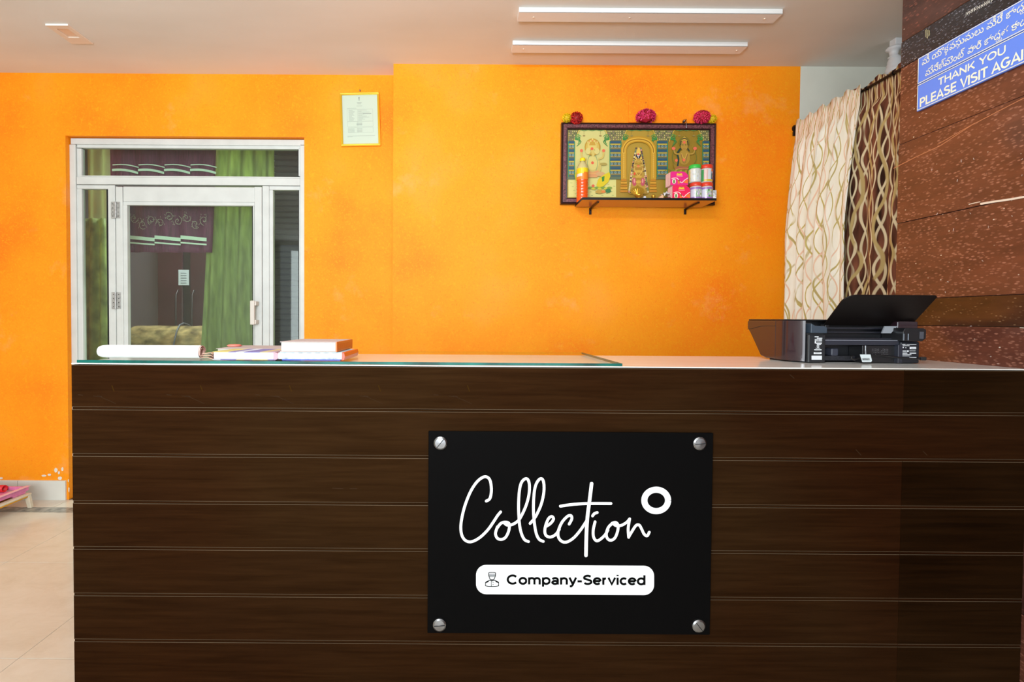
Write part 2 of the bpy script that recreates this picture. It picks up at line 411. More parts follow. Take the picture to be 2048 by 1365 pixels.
# pale thin veins crossing a slab, and chipped grout beside a joint
VE = mat('pale_vein', (176, 112, 78), .3)
mb = MB()
def PG(u, v): return at(u, v, X=GX-.0021)
stroke(mb, PG, [(1787, 337), (1830, 315), (1880, 292), (1944, 250), (1990, 226), (2060, 190)], 1.3, VE, caps=False)
stroke(mb, PG, [(1875, 289), (1915, 266), (1950, 246)], 1, VE, caps=False)
mb.build('vein', gp)
CH = mat('grout_chip', (214, 196, 178), .7)
mb = MB(); stroke(mb, PG, [(1962, 408), (1985, 404), (2020, 399), (2060, 392)], 4, CH)
stroke(mb, PG, [(1938, 409), (1950, 406), (1960, 404)], 1.6, CH); stroke(mb, PG, [(2040, 656), (2060, 657)], 1.5, CH)
for k in range(16):
    x, y = random.uniform(1850, 2048), random.uniform(300, 720)
    stroke(mb, PG, [(x, y), (x+random.uniform(-3, 3), y+random.uniform(-5, 5))], random.uniform(.8, 1.8), mat('mineral_fleck', (170, 160, 160), .4))
mb.build('grout_chips', gp, kind='stuff')

# ================================================================== BEDROOM BEYOND THE DOOR
RG = mat('pale_green_wall', (176, 190, 140), .8, var=.03, vscale=4)
RL = mat('lilac_wall', (120, 108, 124), .8)
Y0, Y1 = YL+.10, 5.6
bx(-3.9, -.35, Y0, Y1, -.06, 0, TILE).build('floor_room', kind='structure')
bx(-3.9, -.35, Y0, Y1, ZC, ZC+.1, CEIL).build('ceiling_room', kind='structure')
bx(-3.9, -.35, Y1, Y1+.1, 0, ZC, RG).build('wall_room_back', kind='structure')
bx(-3.95, -3.85, Y0, Y1, 0, ZC, RG).build('wall_room_left', kind='structure')
bx(-.4, -.35, Y0, Y1, 0, ZC, RG).build('wall_room_right', kind='structure')

def curtain(mb, m, ya, yb, top, bot, n, amp, m2=None, xa=None, z_rows=10, phase=0, bulge=None, dirx=False):
    """pleated cloth hanging in the plane facing the camera between photo columns (list per row)"""
# curtain facing the door (plane y = Yc): columns given by x at top and bottom
def cloth_front(name, parent, Yc, tl, tr, bl, br, zt, zb, m, folds, amp, bands=()):
    mb = MB(); rows = []; NR, NC = 30, folds*8
    for r in range(NR+1):
        f = r/NR; z = zt+(zb-zt)*f; a = tl+(bl-tl)*f; b = tr+(br-tr)*f; row = []
        for c in range(NC+1):
            g = c/NC; row.append((a+(b-a)*g, Yc+amp*math.sin(g*folds*2*PI+.6*math.sin(f*3))*(.5+.5*f), z))
        rows.append(row)
    mb.grid(rows, m); return mb.build(name, parent, smooth=True, solid=.002)
def sheer(m, f=.45):
    n = m.node_tree.nodes; l = m.node_tree.links; b = n['Principled BSDF']; o = n['Material Output']
    tr = n.new('ShaderNodeBsdfTranslucent'); mx = n.new('ShaderNodeMixShader'); mx.inputs[0].default_value = f
    if b.inputs['Base Color'].links: l.new(b.inputs['Base Color'].links[0].from_socket, tr.inputs[0])
    else: tr.inputs[0].default_value = b.inputs['Base Color'].default_value
    l.new(b.outputs[0], mx.inputs[1]); l.new(tr.outputs[0], mx.inputs[2]); l.new(mx.outputs[0], o.inputs[0]); return m
MAR = mat('maroon_curtain_cloth', (112, 50, 88), .7, var=.15, vscale=20, stretch=(6, 1, .5))
MAR2 = mat('dark_maroon_sheer', (66, 40, 48), .7, var=.3, vscale=16, stretch=(8, 1, .5))
STR = mat('pale_satin_stripe', (232, 250, 240), .4)
GRN = mat('green_curtain_cloth', (160, 170, 112), .7, var=.12, vscale=9, stretch=(5, 1, .6)); sheer(GRN)
GRND = mat('olive_damask_cloth', (150, 160, 96), .7, var=.22, vscale=14, stretch=(1, 1, .6)); sheer(GRND)
YC1 = 3.36
t = thing('door_curtain', (at(330, 400, Y=YC1).x, YC1, 1.3), 'maroon curtain with pale satin stripes behind the glass door', 'curtain')
def X_(px, Y): return at(px, 500, Y=Y).x
def Z_(py, px, Y): return at(px, py, Y=Y).z
zt, zb = Z_(285, 300, YC1), Z_(505, 300, YC1)
cloth_front('cloth', t, YC1, X_(220, YC1), X_(436, YC1), X_(222, YC1), X_(424, YC1), ZC-.02, zb, MAR, 5, .016)
def wavy(Yw, px0, px1, ys, th, step, drop, m, dy=0):
    mb = MB(); x = px0
    while x < px1-2:
        x2 = min(x+step, px1)
        pts = [(x+(x2-x)*k/6, ys+drop*(k/6)+dy*math.sin(k/6*PI)) for k in range(7)]
        mb.prism([at(a, b, Y=Yw) for a, b in pts]+[at(a, b+th, Y=Yw) for a, b in reversed(pts)], (0, .002, 0), m); x = x2
    mb.build('stripe', t)
YS = YC1-.024
wavy(YS, 225, 433, 329, 2, 52, 5, STR, -3); wavy(YS, 224, 433, 338, 4.5, 52, 6, STR, -3)
wavy(YS, 257, 414, 471, 7, 52, 5, STR); wavy(YS, 257, 414, 484, 3, 52, 4, STR)
LACE = mat('grey_lace', (176, 164, 156), .8)
mb = MB(); YLc = YC1-.026
for k in range(9):
    cx = 268+k*17.5; cy = 437+(k % 2)*9+4*math.sin(k)
    PP = lambda u, v: at(u, v, Y=YLc)
    stroke(mb, PP, [(cx+(9-q*.62)*math.cos(q*.62+k), cy+(10-q*.7)*math.sin(q*.62+k)) for q in range(13)], 1.0, LACE)
    for q in range(12):
        a = random.uniform(-9, 9); b = random.uniform(-12, 8)
        stroke(mb, PP, [(cx+a, cy+b), (cx+a+random.uniform(-3, 3), cy+b+random.uniform(-3, 3))], .8, LACE)
mb.build('lace_pattern', t, kind='stuff')
YC2 = 3.42
t = tag(cloth_front('green_curtain', None, YC2, X_(428, YC2), X_(548, YC2), X_(392, YC2), X_(548, YC2), ZC-.02, .5, GRN, 5, .03),
        'green curtain swept aside behind the right half of the glass door', 'curtain')
t = tag(cloth_front('damask_curtain', None, YC2, X_(165, YC2)-.05, X_(212, YC2), X_(158, YC2)-.05, X_(212, YC2), Z_(437, 180, YC2), .002, GRND, 3, .03),
        'olive patterned curtain behind the narrow glass panel left of the door', 'curtain')
t = tag(cloth_front('plain_curtain', None, YC2+.12, X_(150, YC2), X_(224, YC2), X_(150, YC2), X_(214, YC2), ZC-.02, 1.0, sheer(mat('sage_cloth', (206, 214, 180), .75)), 3, .015),
        'plain sage green curtain hanging above the olive patterned one', 'curtain')
# wardrobe with two doors
YW = 4.3
x0, x1 = at(318, 550, Y=YW).x, at(432, 550, Y=YW).x
t = thing('wardrobe', ((x0+x1)/2, YW+.25, 0), 'dark maroon wardrobe seen through the glass door', 'wardrobe')
WM = mat('dark_maroon_laminate', (60, 26, 36), .3, var=.1, vscale=5)
bx(x0, x1, YW, YW+.5, .0, 2.2, mat('wardrobe_carcass', (30, 14, 18), .5)).build('carcass', t)
xm = (x0+x1)/2
for a, b, hx in ((x0, xm-.035, xm-.07), (xm+.035, x1, xm+.07)):
    dd = bx(a, b, YW-.02, YW, .02, 2.18, WM).build('door', t, bevel=.003)
    hp = [(hx, YW-.02, 1.02), (hx, YW-.06, 1.06), (hx, YW-.06, 1.36), (hx, YW-.02, 1.4)]
    MB().tube(hp, .007, mat('dull_steel', (70, 60, 66), .4, metal=.8)).build('handle', dd, smooth=True)
p0, p1 = at(357, 540, Y=YW-.022), at(378, 571, Y=YW-.022)
mb = bx(p0.x, p1.x, YW-.024, YW-.021, p1.z, p0.z, mat('notice_paper', (196, 200, 214), .8))
for k in range(5): mb.box(p0.x+.02, p1.x-.02, YW-.025, YW-.024, p0.z-.03-.022*k, p0.z-.026-.022*k, mat('ink', (60, 60, 80), .8))
tag(mb.build('notice'), 'white paper notice stuck on the dark wardrobe', 'notice')
bx(-3.84, x0-.002, YW+.1, YW+.2, 0, ZC, RL).build('wall_room_partition', kind='structure')
p0 = at(323, 550, Y=YW+.0)
mb = bx(at(314, 540, Y=YW).x, at(322, 540, Y=YW).x-.004, YW+.05, YW+.1, at(318, 570, Y=YW).z, at(318, 538, Y=YW).z, mat('switch_box_grey', (120, 116, 124), .5))
tag(mb.build('switch_box', bevel=.004), 'grey switch box on the lilac wall left of the wardrobe', 'switch')
# rolled mattress bundle in plastic
YM = 3.72
a, b = at(240, 660, Y=YM).x, at(432, 660, Y=YM).x
zt = at(330, 652, Y=YM).z
PL = mat('crumpled_plastic_over_cloth', (132, 110, 78), .2, var=.45, vscale=11, stretch=(1, 1, 2), bump=.6, coat=.6)
t = thing('mattress_bundle', ((a+b)/2, YM, 0), 'beige mattress wrapped in crumpled clear plastic behind the glass door', 'mattress')
rows = []
for r in range(25):
    f = r/24; x = a+(b-a)*f; row = []
    for q in range(28):
        an = 2*PI*q/28; cc, ss = math.cos(an), math.sin(an)
        rr = 1+.035*math.sin(9*f*PI+3*an)+.03*math.sin(23*f+5*an)
        ex = .35 if r in (0, 24) else (.9 if r in (1, 23) else 1)
        row.append((x, YM+.12+.16*rr*ex*(abs(cc)**.8)*(1 if cc > 0 else -1), zt*.5+.5*zt*(1+.02*(rr-1)*10*.3)*ex**.15*(abs(ss)**.45)*(1 if ss > 0 else -1)))
    rows.append(row)
mb = MB(); mb.grid(rows, PL, True); mb.build('wrapped_mattress', t, smooth=True)
xs_ = at(352, 670, Y=YM).x
mb = MB(); mb.tube([(xs_+.01*math.sin(q), YM+.12+.19*math.cos(PI*q/10)*-1, zt-.28+.3*math.sin(PI*q/10)) for q in range(11)], .006, mat('grey_strap', (80, 76, 90), .6)); mb.build('strap', t)
# dark slats added behind the right glass panel for its reflected shutter
YSH = 3.5
t = thing('reflected_shutter', (at(575, 600, Y=YSH).x, YSH, 0), 'dark grey slats standing in for a shutter reflected in the narrow right glass', 'shutter')
SH = mat('dark_reflected_slats', (50, 42, 50), .65)
xa, xb = at(549, 550, Y=YSH).x, at(612, 550, Y=YSH).x
z = .3
while z < ZC-.05:
    mb = MB(); mb.prism([(xa, YSH, z), (xa, YSH-.014, z+.006), (xa, YSH-.014, z+.03), (xa, YSH, z+.0415)], (xb-xa, 0, 0), SH); mb.build('slat', t); z += .0405
bx(xa, xa+.03, YSH+.001, YSH+.03, .0, ZC-.02, SH).build('rail', t)

# ================================================================== GLAZED DOOR FRAME
YF = YL+.03
t = struct('door_1', (-1.7, YF, 0)); t['label'] = 'white aluminium glazed door with side panels'
def fr(nm, x0, y0, x1, y1, d0=YF, dep=.045, m=ALU, par=None, bev=.0025):
    a, b = at((x0+x1)/2 if x1-x0 < 40 else x0, y0, Y=d0), at(x1, y1, Y=d0)
    ym = (y0+y1)/2; xl = at(x0, ym, Y=d0).x; xr = at(x1, ym, Y=d0).x; xm_ = (x0+x1)/2
    return bx(xl, xr, d0, d0+dep, at(xm_, y1, Y=d0).z, at(xm_, y0, Y=d0).z, m).build(nm, par or t, bevel=bev)
GL_ = m_glass('green_tinted_glass', (238, 246, 238), base=.05)
GAS = mat('black_gasket', (18, 18, 20), .6)
yb = at(300, 1002, Y=YF).z
def vbar(nm, x0, x1, ytop, d0=YF, dep=.045, m=ALU, par=None, ybot=None):
    xl = at(x0, 550, Y=d0).x; xr = at(x1, 550, Y=d0).x
    return bx(xl, xr, d0, d0+dep, 0.002 if ybot is None else ybot, at((x0+x1)/2, ytop, Y=d0).z, m).build(nm, par or t, bevel=.0025)
vbar('frame_stile', 141, 153, 289, dep=.07); vbar('frame_stile', 600, 610, 289, dep=.07)
fr('frame_head', 141, 278, 610, 290, dep=.07)
fr('transom_bar', 153, 355, 600, 370, YF+.002)
# beads round the transom pane and the side panes
YB = YF+.01
def bead_ring(x0, y0, x1, y1, wd, nm='glazing_bead', par=None, Yb=YB):
    fr(nm, x0, y0, x1, y0+wd, Yb, .03, par=par, bev=.0015); fr(nm, x0, y1-wd, x1, y1, Yb, .03, par=par, bev=.0015)
    fr(nm, x0, y0+wd, x0+wd, y1-wd, Yb, .03, par=par, bev=.0015); fr(nm, x1-wd, y0+wd, x1, y1-wd, Yb, .03, par=par, bev=.0015)
fr('glazing_bead', 154, 290, 600, 297, YB, .03, bev=.0015); fr('glazing_bead', 154, 297, 163, 355, YB, .03, bev=.0015)
fr('glazing_bead', 163, 352.5, 600, 355, YB, .03, bev=.0015); fr('glazing_bead', 597, 297, 600, 352.5, YB, .03, bev=.0015)
vbar('mullion', 217, 231, 370.5, YF+.004); vbar('mullion', 525, 538, 372, YF+.004)
vbar('glazing_bead', 154, 165, 378, YB, .03); fr('glazing_bead', 154, 370.5, 217, 378, YB, .03, bev=.0015)
vbar('glazing_bead', 538.5, 546, 380, YB, .03); fr('glazing_bead', 538.5, 372.5, 600, 380, YB, .03, bev=.0015)
vbar('glazing_bead', 598, 600, 380, YB, .03)
def pane(x0, y0, x1, y1, par=None, Yp=YF+.024):
    xl, xr = at(x0, 550, Y=Yp).x, at(x1, 550, Y=Yp).x
    z1 = at((x0+x1)/2, y0, Y=Yp).z; z0 = .05 if y1 is None else at((x0+x1)/2, y1, Y=Yp).z
    bx(xl-.01, xr+.01, Yp, Yp+.005, z0-.01, z1+.01, GL_).build('pane', par or t)
    g = MB(); e = .0035
    g.box(xl-.001, xr+.001, Yp-.003, Yp+.006, z1-e, z1+.002, GAS); g.box(xl-.001, xl+e, Yp-.003, Yp+.006, z0, z1-e, GAS)
    g.box(xr-e, xr+.001, Yp-.003, Yp+.006, z0, z1-e, GAS); g.build('gasket', par or t)
pane(163, 297, 597, 352.5); pane(165, 378, 216, None); pane(546, 380, 598, None)
# the leaf
YD = YF-.004
lf = bpy.data.objects.new('door_leaf', None); C.objects.link(lf); lf.parent = t; lf.location = (at(378, 550, Y=YD).x+1.7, YD-YF, 0)
vbar('stile', 232.5, 246, 373.5, YD, .04, par=lf); vbar('stile', 509, 523.5, 374, YD, .04, par=lf)
fr('rail', 246.3, 374, 508.7, 404, YD+.001, .04, par=lf)
xl, xr = at(246.3, 550, Y=YD).x, at(508.7, 550, Y=YD).x
bx(xl, xr, YD+.001, YD+.041, .02, .14, ALU).build('rail', lf, bevel=.0025)
vbar('glazing_bead', 246.4, 255, 410, YD+.006, .03, par=lf); vbar('glazing_bead', 506, 508.6, 412, YD+.006, .03, par=lf)
fr('glazing_bead', 246.4, 404.3, 508.6, 411, YD+.006, .03, par=lf, bev=.0015)
pane(255, 411, 506, None, par=lf)
def hinge(py0, py1):
    h = bpy.data.objects.new('hinge', None); C.objects.link(h); h.parent = lf
    p = at(232, (py0+py1)/2, Y=YD); h.location = p - worldloc(lf)
    z1, z0 = at(232, py0, Y=YD).z, at(232, py1, Y=YD).z
    HM = mat('galvanised_hinge', (176, 176, 174), .4, metal=.6, var=.1, vscale=60)
    mb = MB(); mb.box(at(223, 500, Y=YD).x, at(231, 500, Y=YD).x, YD-.0035, YD-.0005, z0, z1, HM)
    mb.box(at(233.5, 500, Y=YD).x, at(241, 500, Y=YD).x, YD-.0035, YD-.0005, z0, z1, HM); mb.build('hinge_plate', h, bevel=.0006)
    MB().tube([(p.x+.001, YD-.007, z0), (p.x+.001, YD-.007, z1)], .0048, HM, 10).build('knuckle', h, smooth=True)
    s_ = MB()
    for q in range(4):
        for px in (227, 237.5):
            s_.lathe((at(px, 500, Y=YD).x, YD-.0036, z0+(z1-z0)*(.13+.245*q)), [(.0001, .001), (.0028, .0008), (.003, 0)], mat('screw_dark', (80, 80, 80), .4, metal=.8), 8, 'Y')
    s_.build('screw', h)
hinge(404, 437); hinge(585, 618)
hd = bpy.data.objects.new('door_handle', None); C.objects.link(hd); hd.parent = lf
pc = at(511, 626, Y=YD); hd.location = pc - worldloc(lf)
HW = mat('cream_handle', (214, 206, 196), .4)
za, zb = at(511, 602, Y=YD).z, at(511, 650, Y=YD).z
xg0, xg1 = at(500, 626, Y=YD-.05).x, at(509, 626, Y=YD-.05).x
bx(xg0, xg1, YD-.055, YD-.035, zb, za, HW).build('grip', hd, bevel=.006)
for zc_ in (za-.018, zb+.018):
    mb = bx(xg1-.012, at(518.5, 626, Y=YD).x, YD-.048, YD, zc_-.014, zc_+.014, HW)
    mb.build('foot', hd, bevel=.005)
    MB().lathe((at(515, 626, Y=YD).x, YD-.0482, zc_), [(.0001, .0005), (.003, .0004), (.003, 0)], DARK, 8, 'Y').build('screw', hd)

# ================================================================== COUNTER
YC, ZT = 1.232, 1.048
XCL = at(145.5, 1000, Y=YC).x
t = thing('reception_counter', ((XCL+GX)/2, 1.42, 0), 'long dark brown panelled reception counter with white top', 'counter')
BK = mat('groove_backing_brown', (40, 26, 14), .5)  # one even brown for the carcass behind the board grooves
bx(XCL+.004, GX-.001, YC+.014, 1.59, 0, ZT-.005, BK).build('carcass', t)
TOP = mat('glossy_white_laminate', (226, 222, 216), .13, spec=.6, var=.02, vscale=5, stretch=(1, 6, 1))
bx(XCL, GX-.001, YC-.001, 1.605, ZT-.003, ZT, TOP).build('countertop', t, bevel=.0008)
bnds = [ZT-.0048]; py = 817
for k, py in enumerate((817, 910.3, 1004.5, 1096.5, 1189.5, 1281.5)): bnds.append(at(150, py, Y=YC).z)
while bnds[-1] > .13: bnds.append(bnds[-1]-.1168)
bnds.append(0.0)
xsm = at(1805, 900, Y=YC).x; g = .0031
def board(x0, x1, z0, z1, m):
    b = .0011; y = YC; mb = MB()
    mb.face([(x0+b*.4, y, z0+b), (x1-b*.4, y, z0+b), (x1-b*.4, y, z1-b), (x0+b*.4, y, z1-b)], m)
    o = [(x0, y+.0002, z0), (x1, y+.0002, z0), (x1, y+.0002, z1), (x0, y+.0002, z1)]
    i_ = [(x0+b*.4, y, z0+b), (x1-b*.4, y, z0+b), (x1-b*.4, y, z1-b), (x0+b*.4, y, z1-b)]
    for k in range(4):
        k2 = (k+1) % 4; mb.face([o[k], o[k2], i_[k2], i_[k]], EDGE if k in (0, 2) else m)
    bk = [(p[0], y+.014, p[2]) for p in o]
    for k in range(4): k2 = (k+1) % 4; mb.face([bk[k], bk[k2], o[k2], o[k]], m)
    mb.face(bk[::-1], m); return mb.build('board', t)
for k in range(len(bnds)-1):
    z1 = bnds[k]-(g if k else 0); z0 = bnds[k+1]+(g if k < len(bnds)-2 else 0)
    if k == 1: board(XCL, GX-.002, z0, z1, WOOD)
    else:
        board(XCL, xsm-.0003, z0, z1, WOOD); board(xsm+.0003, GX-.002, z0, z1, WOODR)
    if 0 < k: bx(XCL+.001, GX-.003, YC+.0008, YC+.0138, bnds[k]-.0023, bnds[k]+.0023, WOOD).build('groove_bead', t)

mb = MB(); SC = mat('scratch_mark', (50, 34, 22), .6, spec=0); SG = mat('gold_fleck', (52, 33, 10), .6, spec=0)
QS = lambda u, v: at(u, v, Y=YC-.0003)
for x in (186, 363, 541, 719, 897):
    stroke(mb, QS, [(x, 792.5), (x+14, 794), (x+28, 800), (x+46, 808)], 1.0, SC, caps=False); stroke(mb, QS, [(x+8, 793), (x+18, 794)], 2.2, SC, caps=False)
    stroke(mb, QS, [(x+38, 772), (x+42, 783)], 2, SG); stroke(mb, QS, [(x-30, 790), (x-20, 791)], 1.5, SC, caps=False)
for a_, b_, c_, d_ in ((665, 977, 686, 978), (700, 978, 714, 978), (1712, 900, 1722, 911), (1846, 903, 1854, 911), (1580, 750, 1588, 757)): stroke(mb, QS, [(a_, b_), (c_, d_)], 1.6, SC)
mb.build('scratches', t, kind='stuff')

# glass sheet on the counter
xg = at(1245, 727, Y=YC).x; xgl = at(153, 722, Y=YC).x
GE = m_glass('green_plate_glass', (250, 254, 252), gloss=.3, base=.0)
GED = mat('green_glass_edge', (8, 78, 70), .2, spec=.25, var=.35, vscale=14)
ZG = ZT+.0075
mb = MB(); mb.face([(xgl, YC+.001, ZG), (xg, YC+.001, ZG), (xg, 1.652, ZG), (xgl, 1.652, ZG)], GE)
c4 = [(xgl, YC+.001), (xg, YC+.001), (xg, 1.652), (xgl, 1.652)]
for k in range(4):
    a, b = c4[k], c4[(k+1) % 4]; mb.face([(*a, ZT+.0006), (*b, ZT+.0006), (*b, ZG), (*a, ZG)], GED if k in (0, 1) else GE)
tag(mb.build('glass_sheet'), 'thick green-edged glass sheet covering the left part of the countertop', 'glass')

# ---- sign plate on the counter front
YP = YC-.012
A, B = at(857, 863, Y=YP), at(1420, 1271, Y=YP)
t = thing('sign_plate', ((A.x+B.x)/2, YC, B.z), 'black acrylic sign reading Collection, screwed to the counter front', 'sign')
SB = mat('black_acrylic', (10, 9, 9), .5, spec=.02)
bx(A.x, B.x, YP, YP+.006, B.z, A.z, SB).build('plate', t, bevel=.0015)
WI = mat('white_print', (255, 255, 255), .6); BI = mat('black_print', (8, 8, 8), .6, spec=.02)
YI = YP-.0006
PC = lambda u, v: at(840+u*.32967, 840+v*.32967, Y=YI-OFF[0])
OFF[0] = 0
mb = MB(); WD = 16.5
ST = [[(402, 494), (424, 478), (433, 430), (427, 375), (410, 350), (383, 349), (345, 378), (305, 440), (270, 530), (250, 620), (249, 680), (263, 720), (290, 740), (322, 738), (366, 713), (412, 668), (446, 620), (470, 583), (489, 560)],
      [(470, 650), (458, 690), (468, 718), (490, 727), (515, 718), (533, 690), (542, 655), (538, 628), (515, 622), (490, 630), (470, 655)],
      [(512, 628), (530, 640), (560, 636), (585, 622), (606, 600), (640, 530), (660, 460), (664, 400), (655, 364), (636, 360), (614, 385), (602, 440), (598, 530), (603, 630), (615, 690), (634, 728), (658, 740)],
      [(668, 630), (700, 590), (733, 520), (750, 450), (752, 395), (743, 362), (724, 362), (703, 395), (692, 450), (688, 540), (693, 620), (705, 690), (723, 726), (748, 739)],
      [(764, 648), (792, 630), (810, 604), (800, 588), (780, 600), (763, 640), (757, 680), (768, 706), (795, 712), (825, 695), (845, 665)],
      [(905, 634), (921, 602), (915, 582), (893, 588), (860, 625), (838, 680), (842, 718), (865, 741), (895, 741), (935, 715), (975, 668), (1012, 612)],
      [(1062, 620), (1051, 670), (1053, 712), (1070, 735), (1093, 727), (1122, 700), (1140, 670)],
      [(1047, 584), (1058, 570), (1075, 564)],
      [(1168, 628), (1142, 655), (1130, 695), (1138, 722), (1158, 732), (1182, 718), (1198, 680), (1202, 642), (1188, 624), (1166, 628)],
      [(1172, 632), (1195, 645), (1225, 640), (1255, 622), (1272, 602)],
      [(1272, 603), (1263, 660), (1266, 714)],
      [(1266, 712), (1285, 680), (1310, 643), (1330, 640), (1345, 665), (1360, 695), (1378, 705), (1391, 683)]]
for q in ST: OFF[0] += .00002; stroke(mb, PC, q, WD, WI, curve=True)
OFF[0] += .00001
stroke(mb, PC, [(1041, 388), (1030, 480), (1015, 600), (1009, 720), (1007, 824)], 21, WI, curve=True)
OFF[0] += .00001
stroke(mb, PC, [(852, 525), (930, 514), (1020, 509), (1158, 509)], 17, WI, curve=True)
mb.build('lettering', t, label='white handwritten word Collection')
mb = MB(); stroke(mb, PC, arc(1433, 490, 72, 65, 0, 360, 40), 37, WI, caps=False)
mb.build('ring', t, label='white ring')
OFF[0] = 0
mb = MB()
rr, x0, x1, y0, y1 = 62, 340, 1420, 884, 1062
pts = []
for cx, cy, a0 in ((x1-rr, y0+rr, -90), (x1-rr, y1-rr, 0), (x0+rr, y1-rr, 90), (x0+rr, y0+rr, 180)): pts += arc(cx, cy, rr, rr, a0, a0+90, 8)
mb.prism([PC(u, v+(u-340)*.0055-3) for u, v in pts], (0, -.0002, 0), WI); mb.build('caption_panel', t, label='white rounded panel')
Y2 = YI-.0008
P2 = lambda u, v: at(940+u*.18555, 1120+v*.18555, Y=Y2-OFF[0])
mb = MB(); PT = lambda u, v: P2(u, -v+(u-400)*.004)
letters(mb, PT, 'Company-Serviced', 392, 1898, -268, 105, BI, .225)
stroke(mb, P2, arc(238, 145, 38, 6, 180, 360, 8), 8, BI); stroke(mb, P2, [(200, 145), (203, 182)], 8, BI); stroke(mb, P2, [(276, 145), (273, 182)], 8, BI)
for yy in (158, 170, 183): stroke(mb, P2, [(202, yy), (274, yy)], 6, BI)
stroke(mb, P2, arc(238, 186, 31, 32, 0, 180, 12), 8, BI)
stroke(mb, P2, [(212, 222), (180, 236), (167, 250), (167, 284), (200, 289), (238, 290), (276, 289), (309, 284), (309, 250), (296, 236), (264, 222), (238, 228), (212, 222)], 8, BI)
stroke(mb, P2, [(230, 228), (230, 288)], 6, BI); stroke(mb, P2, [(170, 246), (196, 238)], 13, BI); stroke(mb, P2, [(306, 246), (280, 238)], 13, BI)
stroke(mb, P2, [(248, 245), (248.5, 246)], 9, BI); stroke(mb, P2, [(248, 268), (248.5, 269)], 9, BI)
mb.build('caption', t, label='black words Company-Serviced and bellhop icon')
for px, py, an in ((881, 886, .9), (1398, 887, .1), (879, 1249, .1), (1396, 1251, -.9)):
    c = at(px, py, Y=YP); r = .0165
    mb = MB(); mb.lathe((c.x, YP, c.z), [(r, 0), (r, .005), (r*.8, .0075), (.0002, .0085)], STEEL, 28, 'Y')
    mb.box(-r*.8, r*.8, -.0006, .0002, -.0009, .0009, DARK, Matrix.Translation((c.x, YP-.0082, c.z)) @ Matrix.Rotation(-an, 4, 'Y'))
    mb.build('screw_cap', t, smooth=False)

# ---- blue sign on the granite
t = thing('blue_sign', (GX, 1.3, CAMZ+.65), 'blue notice in Telugu and English thanking visitors, on the granite', 'sign')
BL = mat('blue_enamel', (92, 130, 226), .35); CR = mat('cream_print', (226, 226, 208), .55)
sy0 = at(1835, 170, X=GX-.008).y; z_t = at(1835, 118, X=GX-.008).z; z_m = at(1835, 170.5, X=GX-.008).z; z_b = at(1836, 222.5, X=GX-.008).z
LEN = .47; XF = GX-.0085
for nm, z1, z0 in (('upper_plate', z_t, z_m+.0008), ('lower_plate', z_m-.0008, z_b)):
    bx(XF, GX-.0016, sy0-LEN, sy0, z0, z1, BL).build(nm, t, bevel=.0008)
def PB(u, v): return Vector((XF-.0006-OFF[0], sy0-u, z_b+v))     # u along the wall towards the viewer, v up
HT = z_t-z_b; zm = z_m-z_b
def inv(px, py):
    p = at(px, py, X=XF); return sy0-p.y, p.z-z_b
mb = MB()
for a, b in ((zm+.003, HT-.003), (.003, zm-.003)):
    stroke(mb, PB, [(.003, a), (.003, b), (LEN-.003, b), (LEN-.003, a), (.003, a)], .0022, CR, caps=False)
mb.build('border', t); OFF[0] = 0; mb = MB()
s_ = 268/1407
def I(cx, cy): return inv(1780+cx*s_, cy*s_)
a, b = I(515, 905), I(1225, 570)
# baseline heights are constant on the wall
u0, v0 = I(505, 905); u1, _ = I(1222, 590); _, vt = I(515, 825)
letters(mb, PB, 'THANK YOU', u0, u1, v0, vt-v0, CR, .18)
mb.build('lettering', t, label='cream words THANK YOU'); mb = MB()
u0, v0 = I(312, 1130); u1, _ = I(1407, 660); _, vt = I(318, 1035)
k1 = (u1-u0)/(text_width('PLEASE VISIT AGAI'))
letters(mb, PB, 'PLEASE VISIT AGAIN', u0, u0+k1*text_width('PLEASE VISIT AGAIN'), v0, vt-v0, CR, .18)
mb.build('lettering', t, label='cream words PLEASE VISIT AGAIN'); OFF[0] = 0
def telugu(parts, u0, u1, v0, hgt):
    """parts: text pieces; small pieces hang under the line as conjunct signs"""
    mb = MB(); x = 0.0; items = []
    def glyphs(s, size):
        c = bpy.data.curves.new('t', 'FONT'); c.body = s; c.size = size; c.offset = .006; c.resolution_u = 3
        o = bpy.data.objects.new('t', c); C.objects.link(o); bpy.context.view_layer.update()
        me = bpy.data.meshes.new_from_object(o.evaluated_get(bpy.context.evaluated_depsgraph_get()))
        vs = [tuple(v.co) for v in me.vertices]; fs = [tuple(p.vertices) for p in me.polygons]
        bpy.data.objects.remove(o); bpy.data.meshes.remove(me); return vs, fs
    for s, sub in parts:
        vs, fs = glyphs(s, 1.0)
        if sub: items.append(([(vx*.5+x-sub[0], vy*.5-.3, 0) for vx, vy, _ in vs], fs)); continue
        items.append(([(vx+x, vy, 0) for vx, vy, _ in vs], fs))
        x = max(v[0] for v in items[-1][0])+.06+(.22 if s.endswith(' ') else 0)
    k = (u1-u0)/x
    for vs, fs in items:
        OFF[0] += .00001
        par = list(range(len(vs)))
        def root(i):
            while par[i] != i: i = par[i]
            return i
        for f in fs:
            for i in f[1:]: par[root(i)] = root(f[0])
        lv = {}; base_ = OFF[0]
        for f in fs:
            OFF[0] = base_ + .00001*lv.setdefault(root(f[0]), len(lv))
            mb.face([PB(u0+vs[i][0]*k, v0+vs[i][1]*hgt) for i in f], CR)
        OFF[0] = base_ + .00001*len(lv)
    return mb
u0, v0 = I(335, 690); u1, _ = I(1390, 130)
telugu([('మీ ', 0), ('యొక', 0), ('క', (.52,)), ('వస', 0), ('త', (.52,)), ('ువులు ', 0), ('మీరే ', 0), ('భాదు', 0), ('య', (.75,)), ('లు', 0)], u0, u1*1.14, v0, .0285).build('telugu_line', t)
